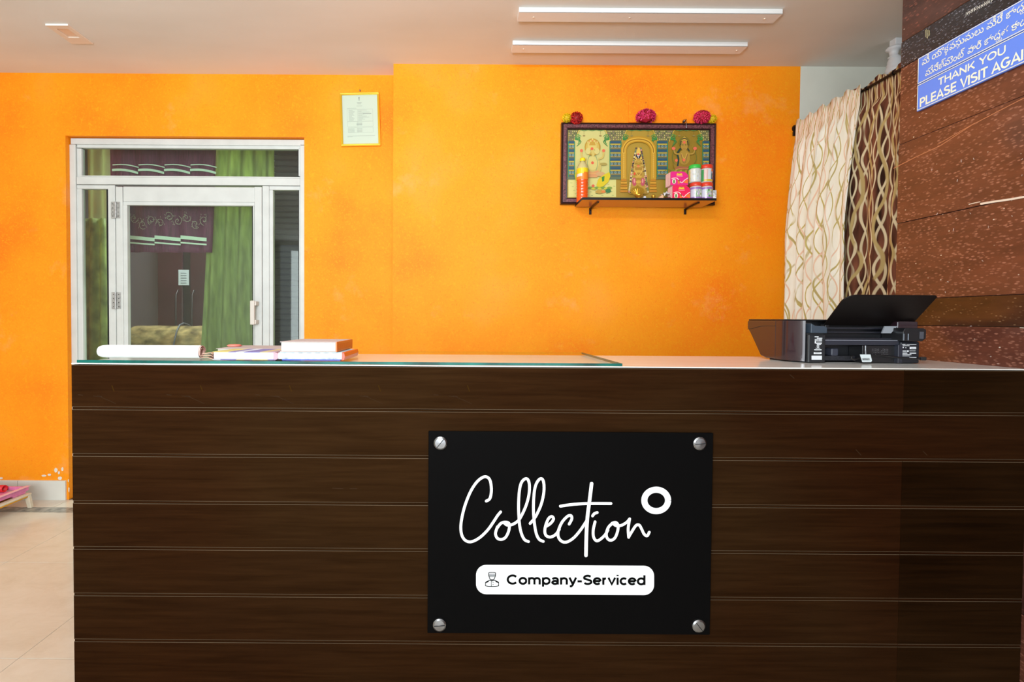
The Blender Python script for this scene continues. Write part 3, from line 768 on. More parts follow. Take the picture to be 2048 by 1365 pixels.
u0, v0 = I(372, 805); u1, _ = I(1407, 285)
telugu([('మేనేజ్మెంట్ ', 0), ('వారి ', 0), ('భాద', 0), ('య', (.52,)), ('త ', 0), ('కాదు', 0)], u0, u1*1.06, v0, .0285).build('telugu_line', t)
# faded white stencil marks on the black granite band
mb = MB(); SM = mat('worn_white_marks', (196, 192, 184), .8)
for k in range(16):
    a = 1932+k*3.35; b = 27.5-k*1.8
    stroke(mb, PG, [(a, b+4), (a+.5, b-3+random.uniform(-1, 1))], random.uniform(.9, 1.8), SM, caps=False)
    if k % 2: stroke(mb, PG, [(a-1, b+2), (a+3, b-random.uniform(0, 3))], 1.2, SM, caps=False)
mb.build('stencil_marks', gp, kind='stuff')
mb = MB(); SM2 = mat('dried_paint_smear', (150, 142, 110), .8)
for k in range(10): stroke(mb, PG, [(1851+k % 5*2, 57+random.uniform(0, 10)), (1851+k % 5*2+.5, 66+random.uniform(0, 12))], 1.1, SM2, caps=False)
mb.build('paint_smear', gp, kind='stuff')

# ================================================================== CEILING THINGS
def batten(px0, pxr, pyt, pyb, pyf, label):
    pA = at(px0, pyt, Z=ZC); Yf = pA.y
    zb_ = at(px0, pyb, Y=Yf).z; Yk = at(px0, pyf, Z=zb_).y
    xl = pA.x; xr = at(pxr, pyb+3, Y=Yf).x
    t = thing('light_batten', ((xl+xr)/2, (Yf+Yk)/2, zb_), label, 'light', 'white ceiling battens')
    WB = mat('white_batten_paint', (232, 230, 228), .45)
    mb = MB(); mb.box(xl, xr, Yf, Yf+.003, zb_, ZC, WB); mb.box(xl, xr, Yf, Yk, zb_, zb_+.003, WB); mb.box(xl, xr, Yk-.003, Yk, zb_, ZC, WB)
    mb.build('channel', t, bevel=.001)
    for a, b in ((xl, xl+.003), (xr-.003, xr)): bx(a, b, Yf+.003, Yk-.003, zb_+.003, ZC, WB).build('end_cap', t)
    for f in ((.06, .43, .95) if pyt < 50 else (.05, .97)):
        MB().lathe((xl+(xr-xl)*f, (Yf+Yk)/2, zb_-.0035), [(.0002, 0), (.004, .001), (.005, .0035)], mat('batten_screw', (224, 206, 186), .4, metal=.3), 10).build('screw', t)
    return t
batten(1038, 1565.5, 14.5, 24.5, 44, 'longer white ceiling batten, the one nearer the viewer')
batten(1025.5, 1495.5, 81, 90, 106, 'white ceiling batten nearer the orange wall')
# square recessed downlight
Yn = at(91, 51, Z=ZC-.008).y; c1 = at(91, 51, Z=ZC-.008); c2 = at(181, 88.5, Z=ZC-.008); c3 = at(136.5, 51.5, Z=ZC-.008)
x0, x1, y0, y1 = c1.x, c3.x, c1.y, c2.y
t = thing('ceiling_light', ((x0+x1)/2, (y0+y1)/2, ZC-.008), 'small square recessed light in the ceiling at left', 'light')
BZ = mat('peach_plastic_bezel', (226, 208, 190), .5)
i0 = at(108, 58, Z=ZC-.008); i1 = at(157, 75.5, Z=ZC-.008); ix1 = at(136, 59, Z=ZC-.008).x
ix0, iy0, iy1 = i0.x+.012, i0.y, i1.y; ix1 = x1-.026
mb = MB(); z0 = ZC-.008
mb.box(x0, x1, y0, iy0, z0, ZC, BZ); mb.box(x0, x1, iy1, y1, z0, ZC, BZ); mb.box(x0, ix0, iy0, iy1, z0, ZC, BZ); mb.box(ix1, x1, iy0, iy1, z0, ZC, BZ)
mb.build('bezel', t, bevel=.001)
bx(ix0, ix1, iy0, iy1, ZC-.0025, ZC-.0003, mat('peach_diffuser', (228, 196, 170), .4)).build('diffuser', t)
bx(x0, x1, y0-.0015, y0, z0-.001, ZC, mat('white_edge', (240, 238, 232), .5)).build('lip', t)
# white fitting under the ceiling beside the pillar
Yk = 2.66; c = at(1786, 118, Y=Yk); s_ = Yk/977
t = thing('lamp_holder', (c.x, Yk, at(1786, 148, Y=Yk).z), 'white ribbed plastic fitting under the ceiling beside the granite pillar', 'fitting')
WPL = mat('white_plastic', (216, 218, 222), .4)
z = lambda y: at(1786, y, Y=Yk).z
MB().lathe((c.x+.004, Yk, 0), [(.0002, z(93)), (.03, z(94)), (.036, z(97)), (.036, z(100)), (.022, z(102)), (.018, z(112)), (.026, z(114)), (.026, z(116)), (.0002, z(116.5))], WPL, 22).build('bracket', t, smooth=True)
MB().lathe((c.x+.012, Yk, 0), [(.0002, z(113)), (.022, z(114)), (.03, z(118)), (.034, z(124)), (.032, z(126)), (.038, z(130)), (.035, z(132)), (.042, z(138)), (.042, z(148)), (.0002, z(149))], WPL, 22).build('ribbed_cup', t, smooth=True)
bx(c.x-.005, c.x+.04, Yk-.02, Yk+.02, z(94), ZC, WPL).build('mount', t, bevel=.003)

# ================================================================== ALCOVE CURTAINS ON THE ROD
XR = 1.994; ZR = CAMZ+1.150
def side_curtain(name, ya, yb, folds, m, label, bulge, zbot=.08, seed=0, frill=.013):
    """cloth in the plane x = XR running along y; hung from the rod"""
    mb = MB(); NR, NC = 46, folds*10; rows = []; rnd = random.Random(seed); ph = [rnd.uniform(-.5, .5) for _ in range(folds+2)]
    for r in range(NR+1):
        f = r/NR; z = ZR+.028+(zbot-ZR-.028)*f if r else ZR+.045
        row = []
        for c in range(NC+1):
            g = c/NC; y = ya+(yb-ya)*g
            spread = 1+0*f
            a = (.011+.02*min(1, f*3))*min(1, (1-g)*folds*1.1, .3+g*folds)
            xo = bulge*min(1, f*3.4)**.8
            x = XR-xo+a*math.sin(g*folds*2*PI+ph[int(g*folds)]*1.0*math.sin(f*4)+.8*math.sin(f*5+g*9))+.004*math.sin(g*folds*6*PI)*(1-f)
            if r <= 2: x = XR-frill-.002*math.sin(g*folds*6*PI)
            if r == 0: z = ZR+.03+.012*math.sin(g*folds*5.3)+rnd.uniform(-.004, .004)
            row.append((x, y+.006*math.sin(f*9+c*.4), z))
        rows.append(row)
    mb.grid(rows, m); o = mb.build(name, smooth=True, solid=.0015); return tag(o, label, 'curtain')
CM = m_curtain('cream_wavy_print', (250, 247, 234), (238, 231, 212), [((196, 178, 104), 21, 0, .34, 1), ((236, 200, 172), 21, 3.1, .34, 1), ((190, 172, 110), 15, 1.5, .34, .7)], 30, .034)
DM = m_curtain('brown_wavy_print', (50, 28, 18), (136, 82, 60), [((214, 196, 158), 22, 0, .34, 1), ((226, 208, 170), 22, 3.1, .34, 1), ((190, 164, 108), 16, 1.6, .34, .7)], 32, .07)
yb_ = at(1724, 190, X=XR).y
side_curtain('cream_curtain', YR-.02, yb_-.0, 6, CM, 'cream curtain with wavy golden lines beside the orange wall', .068, seed=3)
side_curtain('brown_curtain', yb_+.10, 1.72, 7, DM, 'dark brown curtain with wavy cream lines beside the granite pillar', .015, seed=5, frill=-.013)
t = thing('curtain_rod', (XR, 2.3, ZR), 'thin dark curtain rod above the cream and brown curtains', 'rod')
RM = mat('dark_rod_metal', (34, 28, 26), .35, metal=.5)
MB().tube([(XR, YR-.001, ZR), (XR, 1.62, ZR)], .0065, RM, 12).build('rod', t, smooth=True)
for k in range(8):
    y = YR-.06-k*.15
    MB().lathe((XR, y, ZR), [(.007, -.003), (.0105, -.003), (.0105, .003), (.007, .003)], RM, 12, 'Y').build('ring', t)
MB().lathe((XR, YR-.0005, ZR), [(.0002, .012), (.02, .012), (.024, 0)], RM, 14, 'Y').build('wall_socket', t)
mb = bx(XR-.02, XR+.02, YR-.012, YR-.0005, ZR-.045, ZR-.02, RM); mb.build('wall_bracket', t, bevel=.002)

# ================================================================== CERTIFICATE
YQ = YR
YQ = YL
ctr = at(720.3, 238.8, Y=YQ-.012); wq, hq = 78.5*YQ/977, 105*YQ/977
rot = Matrix.Translation(ctr) @ Matrix.Rotation(math.radians(-1.7), 4, 'Y')
t = thing('certificate', (ctr.x, YQ, ctr.z-hq/2), 'paper certificate in a thin gold frame on the orange wall', 'picture')
GO = mat('gold_moulding', (222, 180, 40), .3, metal=.55, spec=.8); GO2 = mat('pale_gold_moulding', (232, 206, 70), .35, metal=.4)
fw = .014
for nm, a in (('h', (-wq/2, wq/2, hq/2-fw, hq/2)), ('h', (-wq/2, wq/2, -hq/2, -hq/2+fw)), ('v', (-wq/2, -wq/2+fw, -hq/2+fw, hq/2-fw)), ('v', (wq/2-fw, wq/2, -hq/2+fw, hq/2-fw))):
    mb = MB(); mb.box(a[0], a[1], -.004, .011, a[2], a[3], GO, rot)
    if nm == 'h': mb.box(a[0]+.004, a[1]-.004, -.008, -.004, a[2]+.004, a[3]-.003, GO2, rot)
    else: mb.box(a[0]+.004, a[1]-.004, -.007, -.004, a[2], a[3], GO, rot)
    mb.build('frame_strip', t, bevel=.0015)
PA = mat('certificate_paper', (194, 208, 190), .5); IK = mat('faint_grey_ink', (160, 170, 158), .7); IK2 = mat('grey_ink', (128, 136, 130), .7)
MB().box(-wq/2+fw, wq/2-fw, .004, .008, -hq/2+fw, hq/2-fw, PA, rot).build('paper', t)
OFF[0] = 0; mb = MB()
def PQ(u, v): return rot @ Vector(((u-585)/1170*120*YQ/977, .0035-OFF[0], -(v-668)/1365*140*YQ/977))
def tl(x0, x1, y, wd=6, m=IK): stroke(mb, PQ, [(x0, y), (x1, y)], wd, m, caps=False)
stroke(mb, PQ, [(572, 248), (572, 262)], 22, IK2); stroke(mb, PQ, [(572, 285), (572, 298)], 14, IK2)
for y, a, b in ((340, 525, 625), (352, 535, 615), (370, 540, 605), (408, 518, 628), (450, 335, 515)): tl(a, b, y, 7)
for x0, y0, x1, y1 in ((335, 470, 830, 700), (340, 705, 830, 800), (345, 820, 828, 915)):
    stroke(mb, PQ, [(x0, y0), (x1, y0), (x1, y1), (x0, y1), (x0, y0)], 3, IK, caps=False); tl(535, 538, (y0+y1)/2, y1-y0)
for y in range(490, 690, 19): tl(365, 365+random.randint(60, 120), y, 6); tl(545, 545+random.randint(60, 240), y, 6)
tl(640, 800, 555, 20)
for y in (735, 752, 770): tl(510, 620, y, 8, IK2 if y > 760 else IK)
for y in range(838, 910, 16): tl(350, 470, y, 5); tl(515, 620, y, 5)
tl(330, 860, 980, 6); tl(330, 430, 995, 5)
mb.build('printed_text', t)
c = at(720.5, 182, Y=YQ)
MB().lathe((c.x, YQ, c.z), [(.0002, .012), (.004, .011), (.0045, 0)], mat('nail_grey', (120, 100, 96), .4, metal=.7), 10, 'Y').build('nail', t)

# ================================================================== SHRINE PICTURE
YP_ = YR
t = thing('shrine_picture', (at(1277, 410, Y=YR).x, YR, at(1277, 410, Y=YR).z), 'wide carved dark frame holding a gold devotional print of three figures', 'picture')
yo = YR-.032
FRM = mat('carved_plum_frame', (92, 52, 56), .35, var=.55, vscale=170, bump=.8); FRD = mat('dark_frame_edge', (44, 20, 22), .35)
o0, o1 = at(1123.5, 244, Y=yo), at(1431, 410, Y=yo); x0, x1, zt, zb = o0.x, o1.x, o0.z, o1.z
fw = .0405
def strip(nm, a, b, inn_a, inn_b):
    """mitred moulding: outer edge a-b, inner edge inn_a-inn_b (x,z)"""
    prof = [(0, yo+.006), (.12, yo), (.22, yo+.004), (.3, yo+.002), (.72, yo+.002), (.8, yo+.008), (.92, yo+.006), (1, yo+.014)]
    ra, rb = [], []
    for f, y in prof:
        ra.append((a[0]+(inn_a[0]-a[0])*f, y, a[1]+(inn_a[1]-a[1])*f)); rb.append((b[0]+(inn_b[0]-b[0])*f, y, b[1]+(inn_b[1]-b[1])*f))
    mb = MB(); 
    for k in range(len(prof)-1):
        m = FRM if k in (3, 4) else FRD
        mb.face([ra[k], rb[k], rb[k+1], ra[k+1]], m)
    mb.face([(a[0], YR-.001, a[1]), (b[0], YR-.001, b[1]), rb[0], ra[0]], FRD); mb.face([ra[-1], rb[-1], (inn_b[0], YR-.001, inn_b[1]), (inn_a[0], YR-.001, inn_a[1])], FRD)
    mb.face([(inn_a[0], YR-.001, inn_a[1]), (inn_b[0], YR-.001, inn_b[1]), (b[0], YR-.001, b[1]), (a[0], YR-.001, a[1])], FRD)
    mb.build(nm, t)
oc = [(x0, zt), (x1, zt), (x1, zb), (x0, zb)]; ic = [(x0+fw, zt-fw), (x1-fw, zt-fw), (x1-fw, zb+fw), (x0+fw, zb+fw)]
for k in range(4): strip('frame_strip', oc[k], oc[(k+1) % 4], ic[k], ic[(k+1) % 4])
yq = YR-.016
bx(x0+.03, x1-.03, yq+.001, YR-.002, zb+.03, zt-.03, mat('backing_gold', (176, 150, 70), .3)).build('backing', t)
mb = MB(); layer = [0]
def PP(u, v): return at(1100+u*.1978, 180+v*.1978, Y=yq-.0003*0-layer[0])
def colr(c, r=.35): return mat('print_%d_%d_%d' % c, c, r)
def poly(pts, c): layer[0] += .00002; mb.face([PP(*p) for p in reversed(pts)], colr(c))
def ell(cx, cy, rx, ry, c, a0=0, a1=360, n=22): poly(arc(cx, cy, rx, ry, a0, a1, n)[:None if a1-a0 < 360 else -1], c)
def rect(x0, y0, x1, y1, c): poly([(x0, y0), (x1, y0), (x1, y1), (x0, y1)], c)
def ln(p, wd, c, curve=True): layer[0] += .00002; stroke(mb, PP, p, wd, colr(c), caps=False, curve=curve)
rect(186, 386, 668, 1084, (206, 196, 122)); rect(668, 386, 1150, 1084, (176, 142, 52)); rect(1150, 386, 1612, 1084, (150, 120, 38))
rect(186, 900, 668, 1084, (214, 206, 128)); rect(668, 905, 1150, 1084, (166, 134, 50)); rect(1150, 905, 1612, 1084, (150, 140, 44))
for k in range(30): ln([(random.uniform(195, 650), 0)]*1 and [(lambda a, b: (a, b))(random.uniform(195, 640), random.uniform(930, 1075))]*1 + [(0, 0)] if False else [(205+k*15, 940+(k*37) % 130), (225+k*15, 941+(k*37) % 130)], 3, (96, 130, 70), False)
# lattice spandrels and scalloped arches
for a, b, mid in ((186, 668, (200, 190, 120)), (668, 1150, (180, 148, 60)), (1150, 1612, (150, 122, 40))):
    w_ = (b-a)/2
    for s_, e in ((a, 1), (b, -1)):
        poly([(s_, 388), (s_+e*120, 388), (s_+e*95, 430), (s_+e*72, 470), (s_+e*58, 520), (s_, 520)], (116, 112, 70))
        for i in range(5):
            for j in range(6):
                u = s_+e*(8+i*18); v = 400+j*20
                if i*18 < 108-j*11: ell(u, v, 5.5, 6.5, random.choice([(190, 176, 104), (84, 96, 70), (150, 120, 110), (206, 190, 120)]), n=6)
        ln([(s_+e*125, 392), (s_+e*100, 420), (s_+e*88, 455), (s_+e*66, 490), (s_+e*58, 525)], 7, (212, 176, 70))
        ln([(s_+e*136, 392), (s_+e*110, 425), (s_+e*98, 462)], 4, (150, 150, 60))
        # palm fronds and hanging lamps
        for q in range(6): ln([(s_+e*66, 500), (s_+e*(88+q*8), 452+q*14), (s_+e*(130-q*9), 470+q*20)], 7, (52, 120, 60) if q % 2 else (70, 146, 70))
        ln([(s_+e*158, 415), (s_+e*158, 450)], 2.5, (120, 104, 50), False); ell(s_+e*158, 464, 14, 8, (150, 128, 70), n=10)
    ln([(a+120, 402), (a+160, 412), (a+200, 404), ((a+b)/2, 412), (b-200, 404), (b-160, 412), (b-120, 402)], 8, (96, 138, 76))
# pillars
for x, wd in ((186, 62), (606, 112), (1084, 104), (1545, 66)):
    rect(x, 515, x+wd, 880, (78, 96, 88)); n = max(1, int(wd/50))
    for j in range(4):
        v = 520+j*88
        rect(x, v, x+wd, v+16, (44, 82, 110)); rect(x, v+24, x+wd, v+36, (190, 164, 62)); rect(x, v+64, x+wd, v+72, (176, 140, 50))
        for i in range(n+1): ell(x+(i+.5)*wd/(n+1), v+52, 12, 14, (130, 150, 140), n=8); ell(x+(i+.5)*wd/(n+1), v+52, 5, 7, (70, 110, 130), n=6)
    ln([(x, 520), (x, 880)], 8, (40, 130, 92), False); ln([(x+wd, 520), (x+wd, 880)], 8, (40, 130, 92), False)
    poly([(x-8, 880), (x+wd+8, 880), (x+wd+18, 905), (x-18, 905)], (96, 110, 84))
# left figure: seated with halo, ears and trunk
ell(430, 578, 80, 88, (186, 144, 48)); ell(430, 578, 66, 74, (206, 176, 84)); ell(428, 570, 44, 60, (214, 190, 104))
poly([(395, 560), (412, 510), (430, 484), (446, 510), (462, 560)], (196, 152, 56)); ell(430, 500, 8, 14, (226, 196, 104))
ell(385, 620, 26, 32, (212, 196, 120)); ell(474, 620, 26, 32, (212, 196, 120))
ln([(430, 610), (436, 660), (424, 710), (440, 760), (420, 800)], 26, (206, 184, 100)); ln([(414, 610), (412, 700), (400, 780)], 3, (130, 110, 50))
ell(428, 780, 92, 96, (200, 178, 98)); ell(428, 740, 66, 70, (212, 196, 116))
for e in (-1, 1):
    ln([(430+e*60, 700), (430+e*104, 680), (430+e*112, 620)], 17, (206, 180, 96)); ell(430+e*112, 614, 15, 17, (226, 108, 76), n=9)
    ln([(430+e*30, 660), (430+e*52, 740), (430+e*34, 820)], 5, (120, 150, 100)); ln([(430+e*26, 610), (430+e*14, 604)], 4, (90, 80, 40), False)
    ln([(430+e*40, 850), (430+e*110, 880), (430+e*60, 930)], 30, (186, 150, 76))
poly([(340, 850), (380, 815), (430, 830), (486, 812), (520, 850), (470, 885), (380, 885)], (214, 150, 96)); ln([(350, 852), (430, 842), (510, 852)], 4, (226, 190, 100))
for q in range(7): ell(430+(q-3)*16, 512+abs(q-3)*5, 5, 6, (226, 120, 90) if q % 2 else (240, 222, 150), n=7)
for u, v in ((425, 595), (430, 737), (436, 970)): ell(u, v, 15, 15, (222, 96, 66), n=9)
ell(540, 750, 38, 14, (170, 150, 76)); ell(510, 850, 46, 22, (206, 160, 110)); 
poly([(470, 960), (490, 900), (540, 860), (600, 830), (612, 870), (590, 930), (540, 975), (480, 990)], (214, 190, 34)); poly([(250, 860), (262, 830), (300, 900), (300, 960), (262, 930)], (206, 190, 50))
poly([(522, 880), (552, 872), (548, 920), (528, 930)], (64, 128, 52))
for k in range(7): ell(410+k*32, 990+(k % 2)*8, 26, 12, (196, 188, 60) if k % 2 else (120, 150, 60), n=12)
ell(500, 1030, 42, 20, (186, 150, 66)); ell(540, 1028, 22, 14, (222, 130, 60)); ell(588, 1020, 28, 22, (60, 120, 70))
# centre figure: standing under a gold torana
for q, (wd, c) in enumerate(((58, (190, 140, 34)), (34, (214, 168, 60)), (10, (150, 104, 24)))): ln([(746, 900), (746, 650), (752, 580), (800, 520), (895, 498), (990, 520), (1038, 580), (1046, 650), (1046, 900)], wd, c)
rect(722, 640, 772, 920, (196, 148, 44)); rect(1020, 640, 1068, 920, (196, 148, 44))
for x in (712, 1008):
    for j in range(5): rect(x+6-j*2, 900+j*28, x+64+j*2, 922+j*28, (206, 150, 48) if j % 2 else (190, 128, 36))
for q in range(26): ell(746 if q < 13 else 1045, 640+(q % 13)*20, 7, 7, (224, 182, 84), n=6)
poly([(895, 572), (860, 620), (830, 720), (800, 860), (800, 1050), (990, 1050), (990, 860), (960, 720), (930, 620)], (186, 146, 60))
for e in (-1, 1):
    for q in range(26):
        f = q/25; u = 895+e*(24+f*90 if f < .4 else 60+(f-.4)*60); v = 590+f*440
        ell(u, v, 9, 10, random.choice([(206, 140, 130), (120, 130, 84), (90, 70, 70), (214, 200, 150), (96, 120, 96)]), n=7); ell(u-e*14, v+6, 6, 7, random.choice([(160, 140, 70), (80, 70, 60), (206, 160, 140)]), n=6)
    ell(895+e*42, 930, 22, 42, (190, 84, 96), n=14); ell(895+e*50, 780, 16, 12, (130, 96, 40), n=9); ell(895+e*42, 920, 8, 24, (222, 150, 140), n=8)
poly([(872, 650), (880, 606), (895, 580), (910, 606), (920, 650)], (226, 186, 80)); ell(893, 668, 24, 26, (40, 40, 60)); rect(882, 640, 906, 668, (236, 222, 190))
ell(893, 652, 12, 12, (222, 90, 50), n=8); ell(893, 775, 15, 15, (224, 98, 72), n=9); ell(858, 848, 14, 14, (226, 84, 50), n=9)
for q in range(5): ln([(840, 700+q*26), (895, 722+q*28), (950, 700+q*26)], 5, (150, 116, 40) if q % 2 else (214, 180, 90))
for q in range(6): ell(895, 800+q*26, 40-q*2, 16, (206, 164, 70) if q % 2 else (170, 128, 48), n=14)
for e in (-1, 1):
    ell(895+e*26, 690, 9, 12, (226, 190, 90), n=8); ell(895+e*48, 745, 15, 9, (60, 54, 40), n=8); ln([(895+e*20, 700), (895+e*44, 760), (895+e*30, 830), (895, 870)], 6, (222, 178, 90))
ln([(885, 655), (893, 690), (902, 655)], 5, (244, 236, 214), False)
# right figure: seated on a lotus
ell(1358, 530, 52, 62, (120, 108, 36)); ell(1358, 540, 40, 50, (176, 140, 56)); poly([(1330, 510), (1344, 482), (1358, 470), (1374, 482), (1388, 510)], (190, 150, 60))
ell(1358, 575, 34, 38, (176, 138, 58)); ell(1358, 760, 110, 80, (150, 116, 40)); ell(1358, 680, 58, 76, (172, 136, 54))
ln([(1322, 590), (1290, 640), (1300, 700), (1290, 770)], 17, (34, 60, 54)); ln([(1392, 590), (1410, 620)], 10, (34, 60, 54), False)
for e in (-1, 1):
    ln([(1358+e*46, 650), (1358+e*92, 640), (1358+e*108, 600)], 15, (176, 140, 60)); ell(1358+e*108, 592, 19, 18, (228, 108, 84), n=10); ell(1358+e*15, 556, 6, 5, (60, 60, 50), n=6)
    ln([(1358+e*108, 610), (1358+e*122, 700), (1358+e*90, 760)], 4, (80, 110, 50))
for u, v in ((1358, 530), (1353, 708), (1278, 712)): ell(u, v, 15, 15, (230, 110, 76), n=9)
ln([(1322, 560), (1326, 520), (1342, 498), (1358, 492), (1376, 498), (1390, 520), (1394, 560)], 10, (60, 56, 36)); ln([(1328, 512), (1358, 500), (1388, 512)], 6, (222, 180, 80))
ln([(1348, 594), (1358, 598), (1368, 594)], 3, (150, 60, 50)); ln([(1330, 640), (1345, 680), (1358, 692), (1371, 680), (1386, 640)], 5, (216, 170, 84)); ln([(1326, 650), (1342, 720), (1358, 740), (1374, 720), (1390, 650)], 4, (120, 60, 60))
poly([(1260, 800), (1300, 770), (1358, 780), (1420, 770), (1460, 800), (1430, 826), (1290, 826)], (170, 96, 70)); ln([(1270, 806), (1358, 792), (1450, 806)], 4, (214, 170, 80))
for q in range(9): ell(1250+q*26, 830+(q % 2)*10, 24, 30, (170, 160, 50) if q % 2 else (130, 124, 40), n=12)
ln([(1160, 820), (1200, 800), (1240, 840)], 5, (96, 130, 50))
mb.build('print', t)
sh = mat('picture_glass_dark', (20, 20, 22), .05)
# painted-over square cover plate and cable above the picture
a, b = at(1257, 200, Y=YR), at(1294.5, 246, Y=YR)
mb = bx(a.x, b.x, YR-.006, YR, b.z, a.z, ORANGE); o = mb.build('cover_plate', bevel=.0015); tag(o, 'orange painted cover plate on the wall above the shrine picture', 'cover plate')
MB().lathe((b.x-.012, YR-.006, a.z-.018), [(.0002, .002), (.004, .0015), (.0045, 0)], mat('orange_screw', (200, 96, 20), .5), 10, 'Y').build('screw', o)
c = at(1371, 242, Y=YR-.03)
mb = MB(); mb.tube([(c.x, YR-.0005, c.z+.004), (c.x, YR-.04, c.z+.006), (c.x-.004, YR-.046, c.z-.012), (c.x+.001, YR-.042, c.z-.045)], .0022, STEEL, 8)
mb.lathe((c.x, YR-.012, c.z+.006), [(.0002, .01), (.006, .008), (.009, 0), (.0085, -.01)], STEEL, 14, 'Y')
tag(mb.build('picture_hook', smooth=True), 'small metal hook with a wire over the top of the shrine picture', 'hook')

def flower(px, py, rx, ry, c1, c2, label, grp, n=60, dome=False, seed=1):
    rnd = random.Random(seed); Yf = YR-.035; c = at(px, py, Y=Yf); RX, RY = rx*Yf/977, ry*Yf/977
    t = thing('flower_head', (c.x, Yf, c.z-RY), label, 'flower', grp)
    m1, m2 = mat('petal_%d_%d_%d' % c1, c1, .6), mat('petal_%d_%d_%d' % c2, c2, .6)
    MB().lathe((c.x, Yf, c.z), [(.0002, -RY*.8), (RX*.55, -RY*.55), (RX*.72, 0), (RX*.5, RY*.6), (.0002, RY*.75)], m2, 12).build('core', t, smooth=True)
    mb = MB()
    for k in range(n):
        zf = 1-2*(k+.5)/n
        if dome: zf = zf*.75+.28
        a = k*2.39996; s = math.sqrt(max(0, 1-zf*zf)); d = Vector((math.cos(a)*s, math.sin(a)*s*.75, zf))
        p = c+Vector((d.x*RX*.8, d.y*RX*.8, d.z*RY*.82)); u = d.cross(Vector((.3, .2, 1))).normalized(); v = d.cross(u)
        for q in range(4):
            an = q*PI/2+rnd.uniform(0, 1.5); e = (u*math.cos(an)+v*math.sin(an)); f_ = d.cross(e)
            L = RX*.3; tip = p+e*L+d*L*.5; mb.face([p-d*L*.1, p+e*L*.55+f_*L*.32+d*L*.35, tip, p+e*L*.55-f_*L*.32+d*L*.35], m1 if rnd.random() < .75 else m2)
    mb.build('petals', t, kind='stuff')
G_ = 'flower heads laid on top of the shrine picture'
flower(1133.5, 236, 10, 9, (244, 214, 10), (206, 170, 0), 'yellow flower head at the left end of the picture top', G_, seed=2)
flower(1152.5, 236.5, 13.5, 12.5, (206, 30, 22), (140, 10, 14), 'deep red flower head beside the left yellow one', G_, 80, seed=3)
flower(1291.5, 234, 20, 14, (226, 60, 110), (176, 22, 44), 'pink flower head on the middle of the picture top', G_, 110, dome=True, seed=4)
flower(1404, 234.5, 17, 12.5, (228, 50, 96), (170, 20, 40), 'pink flower head near the right end of the picture top', G_, 90, seed=5)
flower(1424.5, 238, 9.5, 8.5, (244, 210, 10), (206, 170, 0), 'yellow flower head at the right end of the picture top', G_, seed=6)

# ================================================================== SHELF AND WHAT STANDS ON IT
ysf = 2.737; zsh0, zsh1 = at(1300, 400.5, Y=ysf).z, at(1300, 395.8, Y=ysf).z
xs0, xs1 = at(1165, 400, Y=ysf).x, at(1433, 400, Y=ysf).x
t = thing('wall_shelf', ((xs0+xs1)/2, YR, zsh0), 'narrow wall shelf with a dark edge under the shrine picture', 'shelf')
SU = mat('glossy_tan_board', (196, 136, 84), .12, spec=.7)
bx(xs0, xs1, ysf+.003, YR-.034, zsh0, zsh1, SU).build('board', t)
bx(xs0, xs1, ysf, ysf+.003, zsh0, zsh1, mat('dark_shelf_edge', (22, 16, 16), .3)).build('front_edge', t)
bx(xs0-.002, xs0, ysf, YR-.034, zsh0, zsh1, mat('dark_shelf_edge', ()) if False else MC['dark_shelf_edge']).build('side_edge', t)
BR = mat('dark_bracket_metal', (44, 26, 20), .4, metal=.4)
for px in (1180, 1369.5):
    x = at(px, 420, Y=YR).x; zbot = at(px, 429.5, Y=YR).z
    mb = MB(); mb.box(x-.006, x+.008, YR-.006, YR, zbot, zsh0, BR); mb.box(x-.005, x+.007, YR-.17, YR, zsh0-.007, zsh0-.0003, BR)
    mb.prism([(x-.001, YR-.005, zbot+.02), (x-.001, YR-.005, zsh0-.003), (x-.001, YR-.06, zsh0-.003)], (.004, 0, 0), BR)
    mb.build('bracket', t, bevel=.001)
ZS = zsh1
def jar(px, py_top, py_bot, Yj, lid, lab, label, zbase=None, art=0):
    c = at(px, 380, Y=Yj); r = .0335; zb = zbase if zbase is not None else ZS
    h = (py_bot-py_top)*Yj/977; hb = h*.8
    t = thing('jar', (c.x, Yj, zb), label, 'jar', 'jars of puja goods on the shelf')
    body = mat('clear_plastic_filled', (206, 204, 196), .2, coat=.5)
    MB().lathe((c.x, Yj, zb), [(.0002, 0), (r*.92, 0), (r, .004), (r, hb*.9), (r*.9, hb), (.0002, hb)], body, 24).build('body', t, smooth=True)
    MB().lathe((c.x, Yj, zb), [(.0002, hb*.985), (r*.97, hb*.985), (r*1.0, hb+.002), (r*.98, h-.003), (r*.9, h), (.0002, h)], lid, 24).build('lid', t, smooth=True, label=None)
    mb = MB(); rr = r+.0006
    NS = 24
    for k in range(NS):
        a0, a1 = PI+PI*k/NS, PI+PI*(k+1)/NS
        for j in range(6):
            z0, z1 = zb+hb*(.06+.83*j/6), zb+hb*(.06+.83*(j+1)/6)
            u = k/NS; v = j/5
            q = lab(u, v, k, j)
            mb.face([(c.x+rr*math.cos(a), Yj+rr*math.sin(a), z) for a, z in ((a0, z0), (a1, z0), (a1, z1), (a0, z1))], mat('lab_%d_%d_%d' % q, q, .3, coat=.4))
    mb.build('label_wrap', t); return zb+h
RL_ = mat('red_lid', (226, 62, 36), .35); GL2 = mat('green_lid', (60, 190, 70), .35)
rj = random.Random(4)
def lab_speck(u, v, k, j):
    if v in (0, 1): return (150, 110, 180)
    return rj.choice([(206, 206, 200), (190, 196, 190), (120, 170, 110), (96, 150, 90), (170, 150, 190), (196, 190, 120), (214, 210, 214)]) if .3 < u < .95 else (206, 200, 214)
def lab_white(u, v, k, j): return (236, 190, 80) if u < .12 else rj.choice([(214, 216, 204), (200, 200, 190), (222, 214, 206), (206, 210, 214)])
